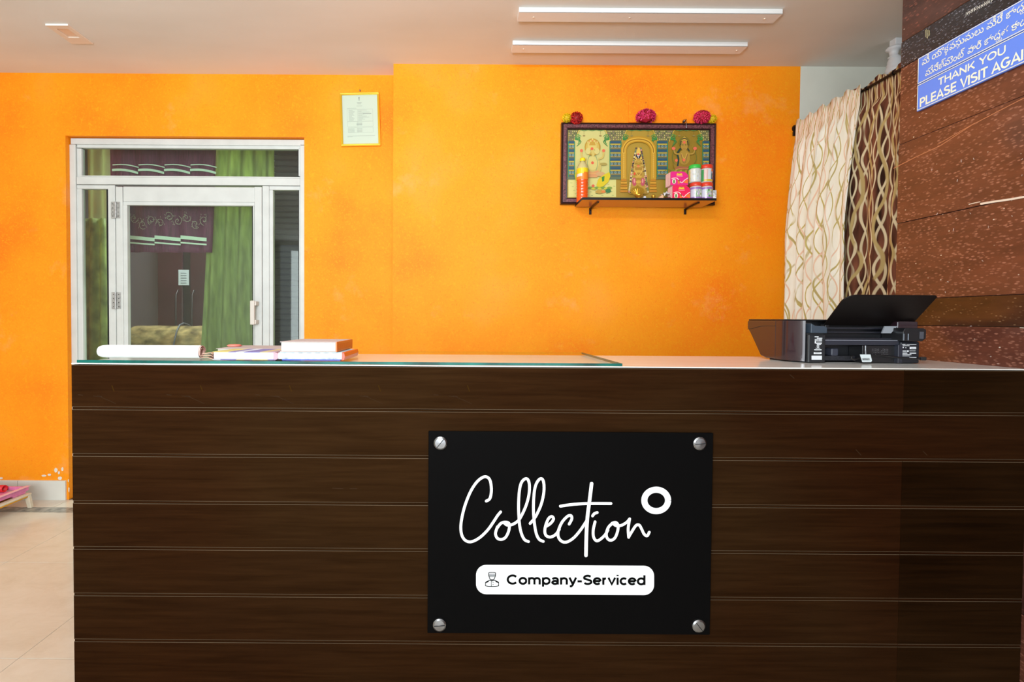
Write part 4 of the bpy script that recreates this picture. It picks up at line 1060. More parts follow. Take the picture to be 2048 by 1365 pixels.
def lab_figure(u, v, k, j):
    if u < .25: return (70, 150, 84)
    if u > .85 or j == 5 and u > .6: return (232, 110, 50)
    if j == 0: return (210, 180, 60)
    if .62 < u < .8 and j < 5: return rj.choice([(80, 96, 140), (206, 206, 230), (60, 110, 96)])
    return (214, 176, 168) if u < .42 else (214, 216, 220)
YJ = 2.80
z1 = jar(1391, 362.5, 397, YJ, RL_, lab_speck, 'speckled jar with a red lid, lower left of the four')
z2 = jar(1412.5, 362.5, 397, YJ, RL_, lab_speck, 'speckled jar with a red lid, lower right of the four')
jar(1389, 328, 363, YJ, GL2, lab_white, 'jar with a green lid stacked beside the pink boxes', z1+.0003)
jar(1411.5, 328, 363, YJ, RL_, lab_figure, 'red-lidded jar with a green and white picture, upper right of the four', z2+.0003)
# pink boxes
PK = mat('magenta_card', (232, 40, 128), .4); PKR = mat('red_pink_card', (238, 34, 84), .4); PS = mat('pale_pink_card', (240, 190, 184), .5)
def pinkbox(px0, py0, px1, py1, zb, label, main):
    Yb = 2.775; x0, x1 = at(px0, 380, Y=Yb).x, at(px1, 380, Y=Yb).x; h = (py1-py0)*Yb/977
    t = thing('incense_box', ((x0+x1)/2, Yb+.03, zb), label, 'box', 'pink boxes on the shelf')
    n = 4
    for k in range(n):
        y = Yb+k*.0145; mb = MB(); xo = -.0015*k
        pts = [(x0+xo, y, zb), (x1+xo, y, zb), (x1+xo, y, zb+h*.72), (x1-.012+xo, y, zb+h*.9), (x1-.026+xo, y, zb+h), (x0+.006+xo, y, zb+h), (x0+xo, y, zb+h*.93)]
        mb.prism(pts, (0, .0125, 0), PS)
        if k == 0: mb.prism(pts, (0, -.0004, 0), main)
        mb.build('packet', t)
    mb = MB(); w_ = x1-x0
    def Q(u, v): return Vector((x0+w_*u, Yb-.0012, zb+h*v))
    YE = mat('golden_print', (240, 190, 70), .4); CRM = mat('cream_swirl', (248, 214, 200), .4); GRm = mat('green_print', (90, 140, 60), .4); ORp = mat('orange_print', (244, 120, 50), .4)
    mb.face([Q(.34, .72), Q(.66, .72), Q(.66, .8), Q(.5, .9), Q(.34, .8)], YE); stroke(mb, Q, [(.36, .86), (.64, .86)], .03, YE, caps=False)
    stroke(mb, Q, [(.34, .66), (.68, .66)], .03, CRM, caps=False)
    stroke(mb, Q, [(.08, .48), (.2, .52), (.38, .5), (.5, .3), (.64, .18), (.78, .35), (.97, .52)], .05, CRM, curve=True)
    mb.face([Q(.2+.11*math.cos(a), .28+.2*math.sin(a)) for a in [k*PI/7 for k in range(14)]], CRM)
    layer_ = lambda u, v: Q(u, v)+Vector((0, -.0003, 0))
    mb.face([layer_(.2+.05*math.cos(a), .26+.15*math.sin(a)) for a in [k*PI/7 for k in range(14)]], GRm)
    mb.face([Q(.42, .08), Q(.52, .1), Q(.52, .34), Q(.4, .4)], ORp); mb.face([Q(.72, .2), Q(.98, .12), Q(.98, .42), Q(.84, .34)], ORp)
    mb.build('printed_front', t); return zb+h
zp = pinkbox(1345, 369, 1380.5, 397.5, ZS, 'lower pink and red box of packets on the shelf', PKR)
pinkbox(1340.5, 344, 1376, 371, zp+.0003, 'upper magenta box of packets stacked on another', PK)
# bottle of orange drink
Yb = 2.865; c = at(1164.5, 380, Y=Yb); k = Yb/977
t = thing('oil_bottle', (c.x, Yb, ZS), 'clear plastic bottle of orange liquid with a yellow cap', 'bottle')
hz = lambda py: (at(1164.5, py, Y=Yb).z)
OQ = mat('orange_liquid', (236, 84, 14), .12, coat=.6); CLR = mat('clear_bottle_neck', (204, 190, 130), .15, coat=.5)
R_ = 11.3*k; z0 = ZS
prof = [(.0002, z0+.0005), (R_*.9, z0+.001), (R_, z0+.006)]; nz = 7; zt_ = hz(361)
for q in range(nz): a = z0+.008+(zt_-z0-.008)*q/nz; dz = (zt_-z0-.008)/nz; prof += [(R_, a+dz*.25), (R_*.93, a+dz*.5), (R_, a+dz*.8)]
prof += [(R_, zt_)]
MB().lathe((c.x, Yb, 0), prof, OQ, 24).build('liquid_body', t, smooth=True)
zl = hz(338.5)
mb = MB(); LY, LO, LW = mat('label_yellow', (236, 206, 24), .35), mat('label_orange', (240, 130, 36), .35), mat('label_white', (226, 214, 200), .35)
for q in range(24):
    for j in range(8):
        a0, a1 = 2*PI*q/24, 2*PI*(q+1)/24; za_, zb_ = zt_+(zl-zt_)*j/8, zt_+(zl-zt_)*(j+1)/8
        u = (q-12)/12
        mm = LY if j > 3+2*u else (LW if (u < .35 and j > 1) else LO)
        mb.face([(c.x+R_*1.01*math.cos(a), Yb+R_*1.01*math.sin(a), z) for a, z in ((a0, za_), (a1, za_), (a1, zb_), (a0, zb_))], mm)
mb.build('label_wrap', t)
MB().lathe((c.x, Yb, 0), [(R_*.98, zl), (R_*.95, zl+.006), (R_*.75, hz(330)), (R_*.42, hz(326)), (R_*.42, hz(322)), (.0002, hz(321.5))], CLR, 24).build('neck', t, smooth=True)
MB().lathe((c.x, Yb, 0), [(R_*.47, hz(323.5)), (R_*.48, hz(319)), (R_*.44, hz(317)), (.0002, hz(317))], mat('yellow_cap', (240, 214, 20), .4), 20).build('cap', t, smooth=True)
# brass lamp, cups, scraps
BRS = mat('brass', (214, 168, 60), .3, metal=.8)
Yd = 2.80; c = at(1277.5, 390, Y=Yd); q_ = Yd/977; K = .00287*1.0
t = thing('brass_lamp', (c.x, Yd, ZS), 'small brass oil lamp with a fan-shaped back plate', 'lamp')
MB().lathe((c.x, Yd, ZS), [(.0002, 0), (.008, .0), (.006, .004), (.004, .006), (.018, .022), (.027, .032), (.024, .033), (.0002, .027)], BRS, 22).build('bowl', t, smooth=True)
zf = ZS+.03; fan = [(-.012, 0), (-.036, .018), (-.04, .03), (-.03, .046), (-.012, .052), (0, .062), (.012, .052), (.03, .046), (.04, .03), (.036, .018), (.012, 0)]
mb = MB(); mb.prism([(c.x+a, Yd+.02, zf+b) for a, b in fan], (0, .003, 0), BRS)
for k2 in range(7): mb.tube([(c.x, Yd+.019, zf+.004), (c.x+.034*math.sin((k2-3)*.42), Yd+.018, zf+.02+.022*math.cos((k2-3)*.42))], .0016, BRS, 6)
mb.tube([(c.x, Yd+.0215, ZS+.024), (c.x, Yd+.0215, zf+.01)], .004, BRS, 8)
mb.build('fan_plate', t)
Yd = 2.79; c = at(1289.5, 392, Y=Yd)
tag(MB().lathe((c.x, Yd, ZS), [(.0002, 0), (.007, 0), (.0085, .014), (.006, .021), (.0002, .023)], mat('white_wax', (214, 214, 224), .5), 16).build('candle_stub', smooth=True), 'tiny white candle stub between the brass lamp and brass cup', 'candle')
c = at(1307, 390, Y=2.80)
tag(MB().lathe((c.x, 2.80, ZS), [(.0002, 0), (.008, 0), (.006, .004), (.0035, .01), (.011, .019), (.0125, .026), (.0095, .032), (.0002, .033)], BRS, 20).build('brass_cup', smooth=True), 'tiny brass cup on a foot right of the white candle stub', 'cup')
c0, c1 = at(1311, 397, Y=2.82).x, at(1338, 397, Y=2.82).x
mb = MB(); mb.prism([(c0, 2.81, ZS+.0006), (c0+.012, 2.81, ZS+.014), (c0+.034, 2.81, ZS+.036), (c0+.044, 2.81, ZS+.03), (c0+.036, 2.81, ZS+.0006)], (0, .05, 0), mat('peach_paper', (232, 180, 140), .7))
tag(mb.build('folded_paper', bevel=.001), 'peach folded paper leaning on the newsprint packet', 'paper')
t = thing('newsprint_packet', (c1-.02, 2.83, ZS), 'crumpled newsprint packet over a dark red pouch beside the pink boxes', 'packet')
bx(c0+.038, c1+.002, 2.79, 2.86, ZS+.0004, ZS+.018, mat('dark_red_pouch', (96, 22, 24), .3, var=.3, vscale=60)).build('pouch', t, bevel=.005)
mb = MB(); rows = []
for r in range(5): rows.append([(c0+.04+.0095*q2, 2.792+.017*r, ZS+.0185+.016*math.sin(PI*(q2+.5)/5)+(.008 if (q2+r) % 2 else 0)+.014*(r > 0)) for q2 in range(5)])
mb.grid(rows, mat('newsprint', (206, 208, 222), .8, var=.3, vscale=150)); mb.build('newsprint', t, solid=.001)
c = at(1428.5, 386, Y=2.80)
t = tag(bx(c.x-.009, c.x+.012, 2.795, 2.85, ZS+.0004, ZS+.062, mat('grey_white_packet', (196, 190, 190), .5, var=.35, vscale=90)).build('small_packet', bevel=.004), 'small grey and white packet at the right end of the shelf', 'packet')

# ================================================================== THINGS ON THE GLASS: ROLL AND BOOKS
zg = ZG+.0003
# paper roll
Yr = 1.305; rl = .0172; x0 = at(198, 705, Y=Yr).x; x1 = at(403, 707, Y=Yr).x; zc_ = zg+rl
t = thing('paper_roll', ((x0+x1)/2, Yr, zg), 'roll of white paper lying on the glass sheet', 'paper')
PAW = mat('white_paper', (212, 214, 214), .75)
prof = [(rl*.45, x0), (rl*.8, x0+.004), (rl*.94, x0+.012), (rl, x0+.024), (rl, x1)]
MB().lathe((0, Yr, zc_), [(r, x) for r, x in prof], PAW, 40, 'X').build('outer_sheet', t, smooth=True)
mb = MB(); sp = [(rl*(1-.62*q/46), q/46*4.2*PI) for q in range(47)]
rows = [[(x, Yr+r*math.cos(a), zc_+r*math.sin(a)) for r, a in sp] for x in (x0+.03, x1+.003)]
mb.grid(rows, mat('pink_inner_sheet', (206, 164, 152), .7)); mb.build('inner_spiral', t, solid=.0009)
def PXB(px0, pyt, px1, pyb, Yf, dep, m, name='page_block', par=None, bev=.001, xshift=0):
    xa_, xb_ = at(px0, (pyt+pyb)/2, Y=Yf).x, at(px1, (pyt+pyb)/2, Y=Yf).x
    return bx(xa_, xb_, Yf, Yf+dep, at(px0, pyb, Y=Yf).z, at(px0, pyt, Y=Yf).z, m).build(name, par, bevel=bev)
PG_ = mat('page_edges', (202, 199, 184), .8, var=.06, vscale=60, stretch=(.3, 1, 14)); PGL = mat('lilac_page_edges', (212, 210, 226), .8, var=.05, vscale=60, stretch=(.3, 1, 14))
GRY = mat('mauve_grey_cover', (176, 160, 158), .6)
# large grey ledger lying behind
Yl = 1.40; xa_, xb_ = at(432, 705, Y=Yl).x, at(566, 705, Y=Yl).x; dpt = .16
t = thing('grey_ledger', ((xa_+xb_)/2, Yl+dpt/2, zg), 'mauve grey covered ledger lying behind the open register', 'book')
bx(xa_+.004, xb_-.004, Yl+.003, Yl+dpt-.003, zg+.0015, zg+.019, PG_).build('page_block', t)
for z_ in (zg, zg+.0192): bx(xa_, xb_, Yl, Yl+dpt, z_, z_+.0014, GRY).build('cover', t)
bx(xb_-.0042, xb_, Yl, Yl+dpt, zg, zg+.0206, GRY).build('spine', t)
# register with yellow and violet cover, lying in front
Yn = 1.262; xa_, xb_ = at(425, 708, Y=Yn).x, at(551, 708, Y=Yn).x; hh = .021
t = thing('register', ((xa_+xb_)/2, Yn+.06, zg), 'white register with a yellow and violet patterned cover beside the roll', 'book')
bx(xa_+.002, xb_-.004, Yn+.0005, Yn+.122, zg+.0013, zg+hh-.0013, PGL).build('page_block', t, bevel=.003)
cols = [(204, 184, 110), (208, 192, 120), (132, 120, 172), (200, 202, 216), (112, 102, 168), (118, 108, 168), (196, 176, 124), (178, 148, 156)]
for z_, off in ((zg, 3), (zg+hh-.0012, 0)):
    mb = MB(); n = 8
    for k in range(n): mb.box(xa_+(xb_-xa_)*k/n, xa_+(xb_-xa_)*(k+1)/n, Yn, Yn+.125, z_, z_+.0012, mat('cover_patch_%d' % ((k+off) % n), cols[(k+off) % n], .5))
    mb.build('cover', t)
mb = MB(); mb.tube([(xb_-.001, Yn+.001, zg+hh/2), (xb_-.001, Yn+.125, zg+hh/2)], hh/2*.9, mat('pink_spine', (188, 140, 150), .6), 10); mb.build('spine', t)
# beige folded sheets between roll and register
Yq_ = 1.275; xa_, xb_ = at(409, 707, Y=Yq_).x, at(426, 707, Y=Yq_).x
mb = MB()
for k in range(3):
    z_ = zg+.001+.006*k
    rows = [[(xa_-.014+.004*k, y, z_+.002), (xa_+.006, y, z_+.0045-.001*k), (xb_-.006, y, z_+.001+.002*k), (xb_-.001, y, z_)] for y in (Yq_, Yq_+.04, Yq_+.09)]
    mb.grid(rows, mat('beige_brown_paper', (190, 152, 130), .7))
tag(mb.build('folded_sheets', solid=.0012), 'brownish folded sheets sticking out between the paper roll and register', 'paper')
# crumpled stack with a red spine
Yn = 1.256; xa_, xb_ = at(556, 708, Y=Yn).x, at(688, 708, Y=Yn).x; hh = .0215
t = thing('red_spined_book', ((xa_+xb_)/2, Yn+.08, zg), 'book with a red spine and crumpled white pages under the cream ledger', 'book')
rows = []
for q2 in range(23):
    f = q2/22; x = xa_+(xb_-.006-xa_)*f; j = .0016*math.sin(q2*2.1)
    rows.append([(x, Yn+.003+j, zg+.003), (x, Yn+j*1.4, zg+hh*.35), (x, Yn+.002-j, zg+hh*.65), (x, Yn+.003, zg+hh-.002-abs(j)*.6), (x, Yn+.15, zg+hh-.002), (x, Yn+.15, zg+.003)])
mb = MB(); mb.grid(rows, mat('crumpled_white_pages', (206, 212, 222), .6, var=.16, vscale=70), True); mb.face(rows[0], MC['crumpled_white_pages']); mb.face(rows[-1][::-1], MC['crumpled_white_pages']); mb.build('page_block', t)
bx(xa_+.01, xb_-.01, Yn+.001, Yn+.155, zg, zg+.0028, mat('blue_cover', (36, 66, 170), .45)).build('lower_cover', t)
bx(xa_+.002, xb_-.006, Yn+.006, Yn+.155, zg+hh-.0019, zg+hh-.0005, mat('pale_blue_cover', (170, 196, 206), .5)).build('upper_cover', t)
RS = mat('red_orange_spine', (206, 66, 26), .3, coat=.3)
mb = MB(); ys = [Yn, Yn+.165]
pr = [(xb_-.006, zg+.0003), (xb_+.0005, zg+.0012), (xb_+.003, zg+hh*.5), (xb_+.0005, zg+hh-.001), (xb_-.006, zg+hh-.0003)]
mb.prism([(a, ys[0], b) for a, b in pr], (0, .165, 0), RS); mb.build('spine', t, bevel=.0008)
# cream ledger on top
zk = zg+hh; Yn = 1.262; xa_, xb_ = at(561, 690, Y=Yn).x, at(672.5, 690, Y=Yn).x; hh2 = .0265
t = thing('cream_ledger', ((xa_+xb_)/2, Yn+.09, zk), 'thick cream-paged ledger with an orange spine on top of the book pile', 'book')
bx(xa_+.001, xb_-.002, Yn+.002, Yn+.178, zk+.0016, zk+hh2-.0016, PG_).build('page_block', t, bevel=.0012)
for z_ in (zk, zk+hh2-.0015): bx(xa_-.0015, xb_, Yn, Yn+.18, z_, z_+.0015, GRY).build('cover', t)
OS = mat('orange_leather_spine', (214, 100, 30), .35); mb = bx(xb_-.002, xb_+.0022, Yn, Yn+.18, zk, zk+hh2, OS); sp_ = mb.build('spine', t, bevel=.0012)
mb = MB(); XX = xb_+.0026
GT = mat('gold_tooling', (232, 150, 70), .4)
Q3 = lambda u, v: Vector((XX, Yn+u, zk+v))
stroke(mb, Q3, [(.02, .004), (.16, .004), (.16, .0225), (.02, .0225), (.02, .004)], .0013, GT, caps=False)
for k in range(5): stroke(mb, Q3, [(.05+k*.02, .009), (.05+k*.02, .018)], .0014, GT, caps=False)
mb.build('tooling', sp_)
c = at(469, 694, Y=1.50)
mb = MB(); zb_ = zg+.0208
tag(MB().lathe((c.x, 1.50, zb_), [(.0002, 0), (.018, 0), (.022, .003), (.016, .006), (.0002, .007)], mat('coral_rubber', (226, 120, 104), .6), 16).build('eraser', smooth=True), 'small coral pink lump lying on the grey ledger', 'eraser')

# ================================================================== PRINTER
ZB = ZT+.0003; XL, XRp = .938, 1.312; YB0, YB1 = 1.372, 1.60; HT_ = .1185; ZTP = ZB+HT_
t = thing('printer', ((XL+XRp)/2, (YB0+YB1)/2, ZB), 'black multifunction printer seen from behind with its paper support raised', 'printer')
def side_prof(inset=0):
    return [(YB0+.03, ZB+.004), (1.50, ZB+.004), (1.528, ZB+.010), (1.556, ZB+.045), (1.583, ZB+.078), (YB1, ZB+.094), (YB1, ZTP-.003), (YB1-.006, ZTP), (YB0+.03, ZTP)]
# left glossy cheek
mb = MB(); mb.prism([(XL, y, z) for y, z in [(1.455, ZB+.004)]+side_prof()[1:8]+[(1.455, ZTP)]], (.07, 0, 0), BLACKG); mb.build('left_cheek', t, bevel=.0025)
mb = MB(); mb.prism([(XRp-.06, y, z) for y, z in side_prof()], (.06, 0, 0), BLACKG); mb.build('right_cheek', t, bevel=.0025)
mb = MB(); mb.prism([(XL+.068, y, z) for y, z in [(YB0+.075, ZB+.004)]+side_prof()[1:7]+[(YB1-.006, ZTP), (YB0+.08, ZTP)]], (XRp-XL-.126, 0, 0), BLACK); mb.build('body', t)
bx(XL+.001, XRp-.001, 1.42, YB1-.004, ZTP+.0001, ZTP+.004, BLACK).build('scanner_lid', t, bevel=.0018)
# seam line of the lid on the side
mb = MB(); Q4 = lambda u, v: Vector((XL-.0008, u, v))
stroke(mb, Q4, [(1.455, ZTP-.0165), (1.50, ZTP-.0165), (1.53, ZTP-.018), (1.575, ZTP-.0265), (1.598, ZTP-.028)], .0012, DARK, caps=False)
mb.build('seam', t)
bx(XL+.012, XRp-.012, YB0+.03, 1.50, ZB, ZB+.0045, DARK).build('base', t)
cv = [(XL, 1.4549), (XL+.0006, 1.436), (XL+.003, 1.418), (XL+.008, 1.402), (XL+.0155, 1.389), (XL+.024, 1.3795), (XL+.0315, 1.3745), (XL+.034, 1.38), (XL+.034, 1.4549)]
mb = MB(); n0 = len(cv)
for a_, b_ in zip(cv, cv[1:]+cv[:1]): mb.face([(*a_, ZB+.004), (*b_, ZB+.004), (*b_, ZTP), (*a_, ZTP)], BLACKG)
mb.face([(*q, ZTP) for q in cv], BLACKG); mb.face([(*q, ZB+.004) for q in cv[::-1]], BLACKG)
cs_ = mb.build('curved_side', t)
for p_ in cs_.data.polygons: p_.use_smooth = len(p_.vertices) == 4
cs_.data.validate()
import bmesh
bm = bmesh.new(); bm.from_mesh(cs_.data); bmesh.ops.remove_doubles(bm, verts=bm.verts, dist=1e-5)
for e_ in bm.edges:
    if len(e_.link_faces) == 2 and e_.calc_face_angle() > .6: e_.smooth = False
bm.to_mesh(cs_.data); bm.free()
# rear left column with rating label
YK = YB0-.004
MAT_B = mat('matt_black_plastic', (24, 26, 30), .4)
xk0, xk1 = at(1618, 700, Y=YK).x, at(1650.5, 700, Y=YK).x; zk_ = at(1634, 671, Y=YK).z
mb = MB(); mb.prism([(xk0-.0035, YB0+.034, ZB+.001), (xk0-.003, YK+.004, ZB+.001), (xk0, YK, ZB+.001), (xk1, YK, ZB+.001), (xk1, YB0+.08, ZB+.001), (xk0-.0035, YB0+.08, ZB+.001)], (0, 0, zk_-ZB), MAT_B); mb.build('rear_column', t, bevel=.0015)
bx(xk0-.002, xk1-.001, YK+.008, YB0+.08, zk_+.0002, at(1634, 667, Y=YK).z, DARK).build('vent_gap', t)
zc0, zc1 = at(1634, 666.5, Y=YK).z, at(1634, 655.5, Y=YK).z
mb = MB(); xc0, xc1 = at(1622, 660, Y=YK).x, at(1654.5, 660, Y=YK).x
mb.prism([(xc0, YK, zc0), (xc1, YK, zc0), (xc1, YK, zc1), (xc1-.008, YK, zc1+.004), (xc0+.012, YK, zc1+.005), (xc0, YK, zc1+.012)], (0, .075, 0), mat('slate_plastic', (52, 62, 74), .3)); mb.build('hinge_cover', t, bevel=.0012)
WL_ = mat('white_label_ink', (208, 210, 214), .6)
mb = MB(); s5 = 200/2048
YLb = YK-.0006
def PLb(u, v): return at(1480+u*s5, 620+v*s5, Y=YLb)
def bar(u0, v0, u1, v1, m=WL_): stroke(mb, PLb, [(u0, (v0+v1)/2), (u1, (v0+v1)/2)], v1-v0, m, caps=False)
bar(1528, 545, 1610, 562); bar(1575, 575, 1685, 590)
for v in (598, 612, 626): bar(1530, v, 1600, v+8); bar(1606, v, 1680, v+9)
bar(1530, 640, 1560, 690); bar(1572, 655, 1680, 665); bar(1560, 682, 1675, 700); bar(1575, 706, 1655, 722)
stroke(mb, PLb, arc(1597, 745, 22, 30, 0, 360, 14), 7, WL_, caps=False); bar(1590, 722, 1604, 768); bar(1550, 780, 1640, 793); bar(1520, 812, 1670, 830)
bar(1510, 870, 1670, 908); bar(1465, 940, 1678, 1026)
for v in (872, 888): bar(1540, v, 1640, v+4, MAT_B)
for v in (962, 990): bar(1480+v-940, v, 1650, v+7, mat('grey_label_ink', (120, 126, 134), .6)) if False else None
mb.build('rating_label', t, label='white printed rating label')
# rear bay
YR0 = YB0+.055
xb0, xb1 = xk1+.001, at(1800, 700, Y=YK).x
bx(xb0, xb1+.01, YR0, YR0+.02, ZB+.001, ZTP-.022, mat('bay_black', (14, 15, 20), .35)).build('rear_bay', t)
za_, zb_ = at(1720, 691, Y=YB0).z, at(1720, 682, Y=YB0).z
bx(xb0, at(1806, 700, Y=YB0).x, YB0+.002, YR0, za_, zb_, mat('dark_slate_plastic', (38, 40, 50), .3)).build('rear_ledge', t, bevel=.0015)
bx(xb0, at(1800, 700, Y=YB0).x, YB0+.0005, YB0+.004, zb_+.0002, zb_+.0022, mat('ledge_edge', (120, 122, 132), .3)).build('ledge_lip', t)
xd0, xd1 = at(1728, 700, Y=YB0).x, at(1795, 700, Y=YB0).x
bx(xd0, xd1, YB0+.006, YR0, ZB+.001, za_-.0003, BLACK).build('duplex_cover', t, bevel=.0015)
bx(xb0+.001, xd0-.0005, YB0+.03, YR0, ZB+.001, ZB+.018, mat('dusty_black', (30, 30, 36), .6, var=.4, vscale=200)).build('bay_floor', t)
mb = MB(); Q6 = lambda u, v: at(1640+u*240/2048, 580+v*240/2048*1.0, Y=YB0+.0054)
for v in (1015, 1042, 1065, 1098):
    for k in range(11):
        if random.random() < .8: stroke(mb, Q6, [(890+k*26, v), (900+k*26, v+random.uniform(-6, 8))], 6, mat('embossed_dots', (120, 118, 122), .5))
mb.build('embossed_text', t, kind='stuff')
# plug socket with cable ends in the bay
px_ = at(1668, 712, Y=YB0+.03)
bx(px_.x-.011, px_.x+.010, YB0+.026, YR0, ZB+.0185, at(1668, 697, Y=YB0+.03).z, mat('plug_grey', (58, 60, 72), .35)).build('plug', t, bevel=.003)
# slats of the paper slot
for py0, py1, dy_ in ((655, 659, .05), (663.5, 666.5, .042), (676, 680, .03)):
    bx(xb0+.002, xb1, YB0+dy_-.01, YB0+dy_, at(1720, py1, Y=YB0+dy_).z, at(1720, py0, Y=YB0+dy_).z, mat('slot_rib', (30, 31, 38), .25)).build('slot_rib', t, bevel=.0008)
# right rear block and panel
xe0, xe1 = at(1801, 700, Y=YK).x, at(1839, 700, Y=YK).x
bx(xe0, xe1, YK, YB0+.08, ZB+.001, at(1820, 684, Y=YK).z, mat('blue_black_plastic', (20, 24, 32), .35)).build('rear_column', t, bevel=.003)
YX = YK-.012
xf0, xf1 = at(1806, 668, Y=YX).x, at(1852.5, 668, Y=YX).x
mb = MB(); zA, zB_ = at(1830, 683, Y=YX).z, at(1830, 657, Y=YX).z
mb.prism([(xf0, YX, zA), (xf1-.010, YX, zA), (xf1, YX, zA+.008), (xf1, YX, zB_-.004), (xf1-.006, YX, zB_), (xf0+.006, YX, zB_), (xf0, YX, zB_-.010)], (0, .07, 0), BLACK); mb.build('power_block', t, bevel=.0015)
bx(at(1839, 668, Y=YX).x, at(1847, 668, Y=YX).x, YX-.0008, YX, at(1843, 678, Y=YX).z, at(1843, 664, Y=YX).z, mat('usb_port_grey', (70, 72, 80), .3)).build('port', t)
for px in (1807.5, 1816.5): bx(at(px-.6, 670, Y=YX).x, at(px+.6, 670, Y=YX).x, YX-.001, YX, at(px, 681, Y=YX).z, at(px, 668, Y=YX).z, mat('chrome_line', (160, 176, 190), .2, metal=.6)).build('contact_strip', t)
mb = MB(); YLb = YK-.0006; s6 = 240/2048
def PLb(u, v): return at(1640+u*s6, 580+v*s6, Y=YLb)
for u0, v0, u1, v1 in ((1405, 928, 1460, 942), (1475, 932, 1645, 942), (1410, 952, 1530, 960), (1405, 975, 1430, 995), (1455, 985, 1475, 995), (1530, 975, 1640, 1015), (1405, 1035, 1470, 1044), (1480, 1035, 1515, 1058),
                       (1525, 1040, 1630, 1048), (1405, 1052, 1470, 1058), (1405, 1075, 1490, 1088), (1530, 1075, 1640, 1090), (1405, 1102, 1560, 1114), (1405, 1126, 1530, 1134), (1525, 1150, 1645, 1164)): bar(u0, v0, u1, v1)
for k in range(5): bar(1560+k*16, 990, 1566+k*16, 1008, MAT_B)
mb.build('rating_label', t, label='white printed regulatory text')
bx(at(1795, 700, Y=YK).x, at(1805, 700, Y=YK).x-.001, YK-.002, YB0+.06, ZB+.001, at(1800, 690, Y=YK).z, mat('edge_plastic', (38, 40, 50), .25)).build('rib', t, bevel=.001)
# raised paper support: tilted plate towards the viewer
p = [at(1648, 651, Y=1.425), at(1822, 652, Y=1.425)]
xA, xB = p[0].x, p[1].x; zlo = p[0].z; ylo = 1.425; yhi = 1.345; zhi = at(1780, 591.5, Y=yhi).z
def PT2(u, v, o=0):
    n = Vector((0, zhi-zlo, -(yhi-ylo))).normalized()
    return Vector((xA+(xB-xA)*u, ylo+(yhi-ylo)*v, zlo+(zhi-zlo)*v)) + Vector((0, -n.y, -n.z))*o*-1
out = [(0, 0), (1, 0)]+[(1-.04+.04*math.cos(a), .93+.07*math.sin(a)) for a in [k*PI/10 for k in range(6)]]+[(.12+.12*math.cos(a), .78+.22*math.sin(a)) for a in [PI/2+k*PI/14 for k in range(8)]]
mb = MB(); nn = Vector((0, -(zhi-zlo), (yhi-ylo))).normalized()*-1
mb.prism([PT2(u, v) for u, v in out], nn*.0035, mat('paper_support_black', (15, 10, 9), .45, spec=.25)); sup = mb.build('paper_support', t, bevel=.0008, label='matt black raised tray')
for x in (xA+.004, xB-.012):
    bx(x, x+.012, 1.425, 1.445, zlo-.012, zlo+.004, BLACK).build('support_hinge', t, bevel=.002)
# silver guide under the tray
gq = [at(1770, 653, Y=1.395), at(1795, 653, Y=1.395), at(1782, 667, Y=1.385), at(1764, 667, Y=1.385)]
mb = MB(); mb.prism(gq, (0, .004, 0), mat('silver_guide', (150, 156, 164), .35, metal=.3)); mb.build('paper_guide', t)
# cable with a tag
cb = MB(); pts = smooth_pts([(1705, 712), (1702, 716), (1708, 720), (1716, 717), (1735, 712), (1765, 712), (1800, 716), (1830, 718), (1846, 718)], 5)
cb.tube([at(a, b, Y=YK-.008-.004*math.sin(k*.25)) for k, (a, b) in enumerate(pts)], .0024, mat('cable_black', (16, 16, 18), .35), 8)
tg = thing('usb_cable', at(1720, 727, Y=YK-.012), 'black cable with a white tag looped behind the printer', 'cable')
tg.location.z = ZB
cb.build('cord', tg, smooth=True)
mb = MB(); tp = [at(1720, 709.5, Y=YK-.014), at(1741, 709.5, Y=YK-.014), at(1744, 722, Y=YK-.016), at(1742, 725, Y=YK-.016), at(1725, 725, Y=YK-.016)]
mb.prism(tp, (0, .001, 0), mat('white_tag', (196, 204, 206), .5)); tgo = mb.build('tag', tg, label='white barcode tag')
mb = MB(); Q7 = lambda u, v: at(u, v, Y=YK-.0172)
for k in range(9): stroke(mb, Q7, [(1725.5+k*1.6, 717), (1726+k*1.6, 721)], .8, DARK, caps=False)
mb.build('tag_print', tgo)
MB().tube([at(1731, 692, Y=YB0+.001), at(1731, 702, Y=YB0-.002), at(1731.5, 710, Y=YK-.013)], .0014, mat('tag_cord', (160, 164, 170), .4), 6).build('tag_cord', tg)
bx(xe1-.004, xe1+.012, YK-.01, YK-.002, at(1840, 721, Y=YK).z, at(1840, 714, Y=YK).z, DARK).build('connector', tg, bevel=.002)

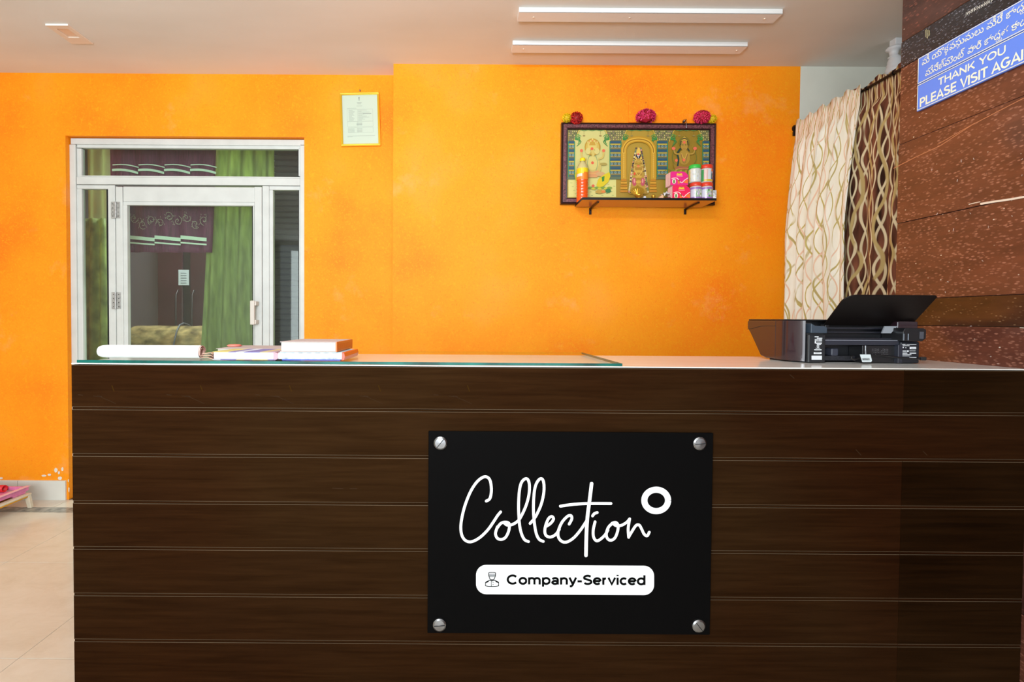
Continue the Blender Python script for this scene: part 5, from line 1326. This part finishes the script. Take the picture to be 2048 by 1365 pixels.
# ================================================================== PLASTIC STOOL AND TRAY BY THE LEFT WALL
zst = .082
xr = at(62, 1000, Y=2.955).x
t = thing('plastic_stool', (-2.72, 2.72, 0), 'low yellow and cream plastic stool on the floor by the left wall', 'stool')
YE_ = mat('yellow_plastic', (240, 170, 20), .35); CRP = mat('cream_plastic', (226, 212, 188), .4, var=.04, vscale=40)
xl_, xr_ = -3.02, -2.615; yf, yk = 2.50, 2.955
bx(xl_, xr_, yf, yk, zst-.016, zst, YE_).build('seat', t, bevel=.005)
bx(xr_-.03, xr_+.004, yf, yk+.004, zst-.006, zst+.006, CRP).build('rim', t, bevel=.003)
for sx, sy in ((1, 1), (1, 0), (0, 1), (0, 0)):
    X = xr_+.002 if sx else xl_; Yy = yk+.002 if sy else yf; e = 1 if sx else -1; g2 = 1 if sy else -1
    mb = MB(); mb.prism([(X-e*.055, Yy-g2*.02, zst-.004), (X, Yy-g2*.02, zst-.002), (X+e*.016, Yy-g2*.02, 0.0005), (X-e*.008, Yy-g2*.02, .0005), (X-e*.022, Yy-g2*.02, zst*.62)], (0, g2*.02, 0), CRP)
    mb.build('leg', t, bevel=.003)
zt2 = zst+.0065
t = thing('pink_tray', (-2.78, 2.7, zt2), 'pink plastic tray lying on the yellow stool', 'tray')
PKT = mat('pink_plastic', (226, 130, 178), .4, var=.06, vscale=30); PKD = mat('pale_pink_rim', (240, 186, 206), .35)
x0, x1, y0, y1 = -3.0, -2.66, 2.40, 2.965
mb = MB(); mb.box(x0+.02, x1+.01, y0+.02, y1-.03, zt2+.010, zt2+.015, PKT); mb.build('base', t, bevel=.002)
for a in ((x1+.010, x1+.026, y0, y1), (x0, x0+.012, y0, y1), (x0+.012, x1+.010, y0, y0+.012), (x0+.012, x1+.010, y1-.012, y1)):
    bx(*a, zt2+.012, zt2+.036, PKT).build('rim_wall', t, bevel=.003)
bx(x1+.008, x1+.034, y0-.004, y1+.004, zt2+.036, zt2+.040, PKD).build('rim', t, bevel=.0018)
for ya in (y0+.02, y1-.10):
    mb = MB(); mb.prism([(x1-.02, ya, zt2+.0002), (x1-.02, ya+.075, zt2+.0002), (x1-.02, ya+.085, zt2+.013), (x1-.02, ya-.012, zt2+.013)], (.045, 0, 0), PKT); mb.build('foot', t, bevel=.002)
t = thing('red_tube', (-2.84, 2.92, zt2+.0155), 'red plastic tube lying in the pink tray', 'tube')
c = at(12.5, 978.5, Y=2.93); rt = .021
mb = MB(); zc_ = zt2+.0155+rt
mb.lathe((0, 2.92, zc_), [(rt*.78, c.x-.25), (rt, c.x-.25), (rt, c.x), (rt*.8, c.x), (rt*.78, c.x-.03), (.0002, c.x-.035)], mat('red_plastic', (232, 44, 52), .35), 20, 'X'); mb.build('pipe', t, smooth=True)
